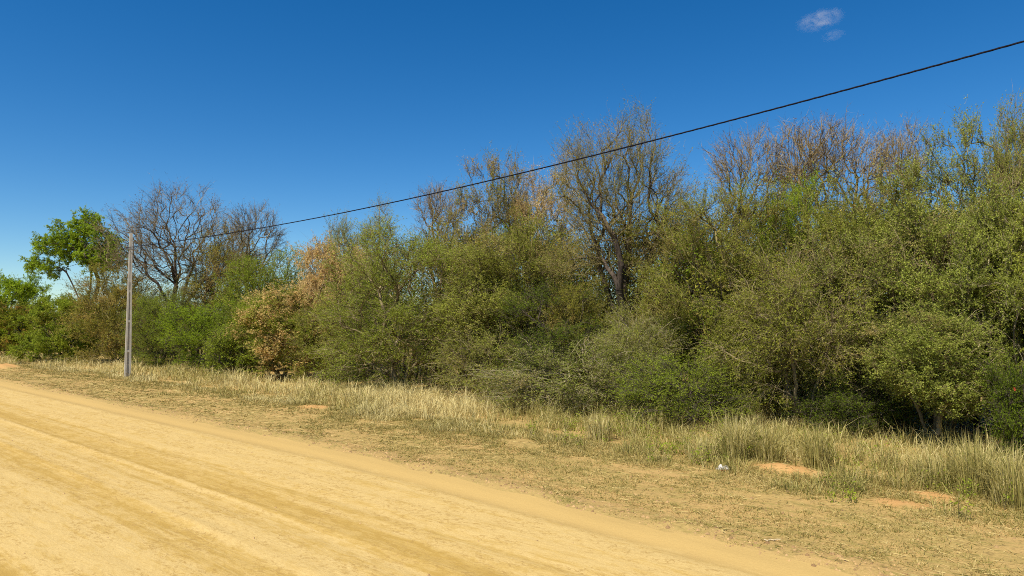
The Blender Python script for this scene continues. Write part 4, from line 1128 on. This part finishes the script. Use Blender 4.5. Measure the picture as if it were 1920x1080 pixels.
cable(-14, PS, lambda s: 7.90 + 0.00136 * (s - 31.0) ** 2 + (s > 31) * (kq - 0.00136) * (s - 31.0) ** 2, cn, 'power_cable', 'black twisted overhead cable rising from the pole across the sky to the right', 520)
k2 = (CZ - 7.0) / (74 - PS) ** 2
cable(PS, 104, lambda s: 7.0 + k2 * (s - 74) ** 2, cn, 'power_cable', 'short far stretch of black cable running left beyond the pole', 120)

# ------------------------------------------------------------------ litter and sticks
def litter():
    b = Buf(); rng = r_(9)
    a, c = 22, 12
    th = np.linspace(0, 2 * math.pi, a, endpoint=False)
    V = []
    for j in range(c + 1):
        t = j / c
        r = math.cos(t * math.pi / 2) ** 0.6
        z = t ** 1.1
        for k in range(a):
            cr = 0.72 + 0.55 * float(fbm2(math.cos(th[k]) * 2.4 + 3, math.sin(th[k]) * 2.4 + t * 3.0, 91, 3))
            hz = 0.10 * z * (0.6 + 0.75 * float(fbm2(math.cos(th[k]) * r * 2.2 + 8, math.sin(th[k]) * r * 2.2, 95, 3)))
            px0 = r * cr * math.cos(th[k])
            hz *= 0.45 + 0.75 * math.exp(-((px0 + 0.42) / 0.38) ** 2) + 0.65 * math.exp(-((px0 - 0.55) / 0.22) ** 2)
            V.append((0.165 * r * cr * math.cos(th[k]), 0.11 * r * cr * math.sin(th[k]), hz + 0.012))
    F = []
    for j in range(c):
        for k in range(a):
            F.append([j * a + k, j * a + (k + 1) % a, (j + 1) * a + (k + 1) % a, (j + 1) * a + k])
    b.add(V, F, 0)
    nb = len(V)
    # dark red shadow round the foot, painted as a skirt
    U = [(0.15 * math.cos(t) + 0.01, 0.105 * math.sin(t), 0.012 + 0.006 * math.sin(3 * t)) for t in th] + [(0.16 * math.cos(t) + 0.015, 0.115 * math.sin(t), -0.01) for t in th]
    b.add(U, [[k + a, (k + 1) % a + a, (k + 1) % a, k] for k in range(a)], 1)
    return b.mesh('litter')
m, n, l, out = new_mat('white_plastic')
d = n.new('ShaderNodeBsdfPrincipled'); d.inputs['Base Color'].default_value = (0.50, 0.47, 0.42, 1); d.inputs['Roughness'].default_value = 0.45
tc = n.new('ShaderNodeTexCoord'); nz = noise_t(n, l, tc.outputs['Object'], 24, 3)
l.new(bump(n, l, nz, 0.7, 0.02), d.inputs['Normal']); l.new(d.outputs[0], out.inputs['Surface']); WHITE = m
m, n, l, out = new_mat('red_foot_shadow')  # shadow tone at the foot of the litter, put into the colour
d = n.new('ShaderNodeBsdfPrincipled'); d.inputs['Base Color'].default_value = (0.33, 0.06, 0.03, 1); d.inputs['Roughness'].default_value = 0.6
l.new(d.outputs[0], out.inputs['Surface']); RED = m
lx, ly = ground_hit(1356, 881)
o = obj('plastic_litter', litter(), (WHITE, RED)); o.location = (lx, ly, float(ground_h(lx * D2[0] + ly * D2[1], lx * N2[0] + ly * N2[1])) + 0.01); o.rotation_euler = (0, 0, 0.1)
tag(o, 'crumpled white plastic litter with a painted red shadow at its foot on the verge', 'litter')

m, n, l, out = new_mat('bleached_wood')
d = n.new('ShaderNodeBsdfPrincipled'); d.inputs['Base Color'].default_value = (0.46, 0.36, 0.20, 1); d.inputs['Roughness'].default_value = 0.8
l.new(d.outputs[0], out.inputs['Surface']); PALE = m
def stick(u, v, L, az, r, label, mat):
    rng = r_(int(u)); b = Buf()
    x0, y0 = ground_hit(u, v)
    k = 6
    t = np.linspace(-0.5, 0.5, k)
    P = np.stack([t * L, rng.normal(0, 0.02, k), 0.012 + np.abs(rng.normal(0, 0.008, k))], 1)
    prisms(b, P[:-1], P[1:], np.full(k - 1, r), np.full(k - 1, r * 0.9), 6)
    o = obj('dry_stick', b.mesh('dry_stick', True), (mat,)); o.rotation_euler = (0, 0, az)
    o.location = (x0, y0, float(ground_h(x0 * D2[0] + y0 * D2[1], x0 * N2[0] + y0 * N2[1])) + 0.005)
    tag(o, label, 'stick')
stick(1448, 1021, 0.26, -0.1, 0.012, 'pale dry stick lying at the road edge bottom right', PALE)

# ------------------------------------------------------------------ small clouds
def cloud(u, v, wpx, hpx, dens, label, seed):
    r = ray(u, v); dist = 1500.0; r = r / np.linalg.norm(r)
    w = wpx / FPX * dist; h = hpx / FPX * dist
    b = Buf()
    a, c = 24, 12
    V = [(0.5 * w * math.cos(t) * math.sin(p), 0.3 * w * math.sin(t) * math.sin(p), 0.5 * h * math.cos(p)) for p in np.linspace(0.02, math.pi - 0.02, c) for t in np.linspace(0, 2 * math.pi, a, endpoint=False)]
    F = [[j * a + k, (j + 1) * a + k, (j + 1) * a + (k + 1) % a, j * a + (k + 1) % a] for j in range(c - 1) for k in range(a)]
    b.add(V, F)
    b.add([V[k] for k in range(a)], [list(range(a))]); b.add([V[(c - 1) * a + k] for k in range(a)], [list(range(a))[::-1]])
    m, n, l, out = new_mat('cloud_vapour')
    tc = n.new('ShaderNodeTexCoord')
    gen = mapping(n, l, tc.outputs['Object'], (1 / w, 1 / (0.6 * w), 1 / h))
    ln = N_(n, 'ShaderNodeVectorMath', operation='LENGTH'); l.new(gen, ln.inputs[0])
    fall = ramp(n, l, ln.outputs['Value'], [(0.08, 1.0), (0.5, 0.0)])
    nz = noise_t(n, l, mapping(n, l, tc.outputs['Object'], (1, 1, 1.5), (seed * 31, seed * 17, 0)), 5.0 / w, 5.0, 0.62, 0.8)
    f = math_(n, l, 'MULTIPLY', ramp(n, l, nz, [(0.42, 0.0), (0.68, 1.0)]), fall)
    vol = n.new('ShaderNodeVolumePrincipled'); vol.inputs['Color'].default_value = (0.95, 0.95, 0.97, 1); vol.inputs['Anisotropy'].default_value = 0.1
    l.new(math_(n, l, 'MULTIPLY', f, dens / (0.3 * w)), vol.inputs['Density']); l.new(vol.outputs[0], out.inputs['Volume'])
    o = obj('cloud', b.mesh('cloud', True), (m,))
    o.location = (r[0] * dist, r[1] * dist, CAM_Z + r[2] * dist)
    yaw = math.atan2(-r[0], r[1]); o.rotation_euler = (0, R(-7), yaw)
    tag(o, label, 'cloud')
cloud(1537, 38, 80, 36, 0.55, 'small thin white cloud wisp near the top right', 1)
cloud(1562, 66, 40, 20, 0.22, 'faintest tiny cloud puff just below the larger wisp', 2)
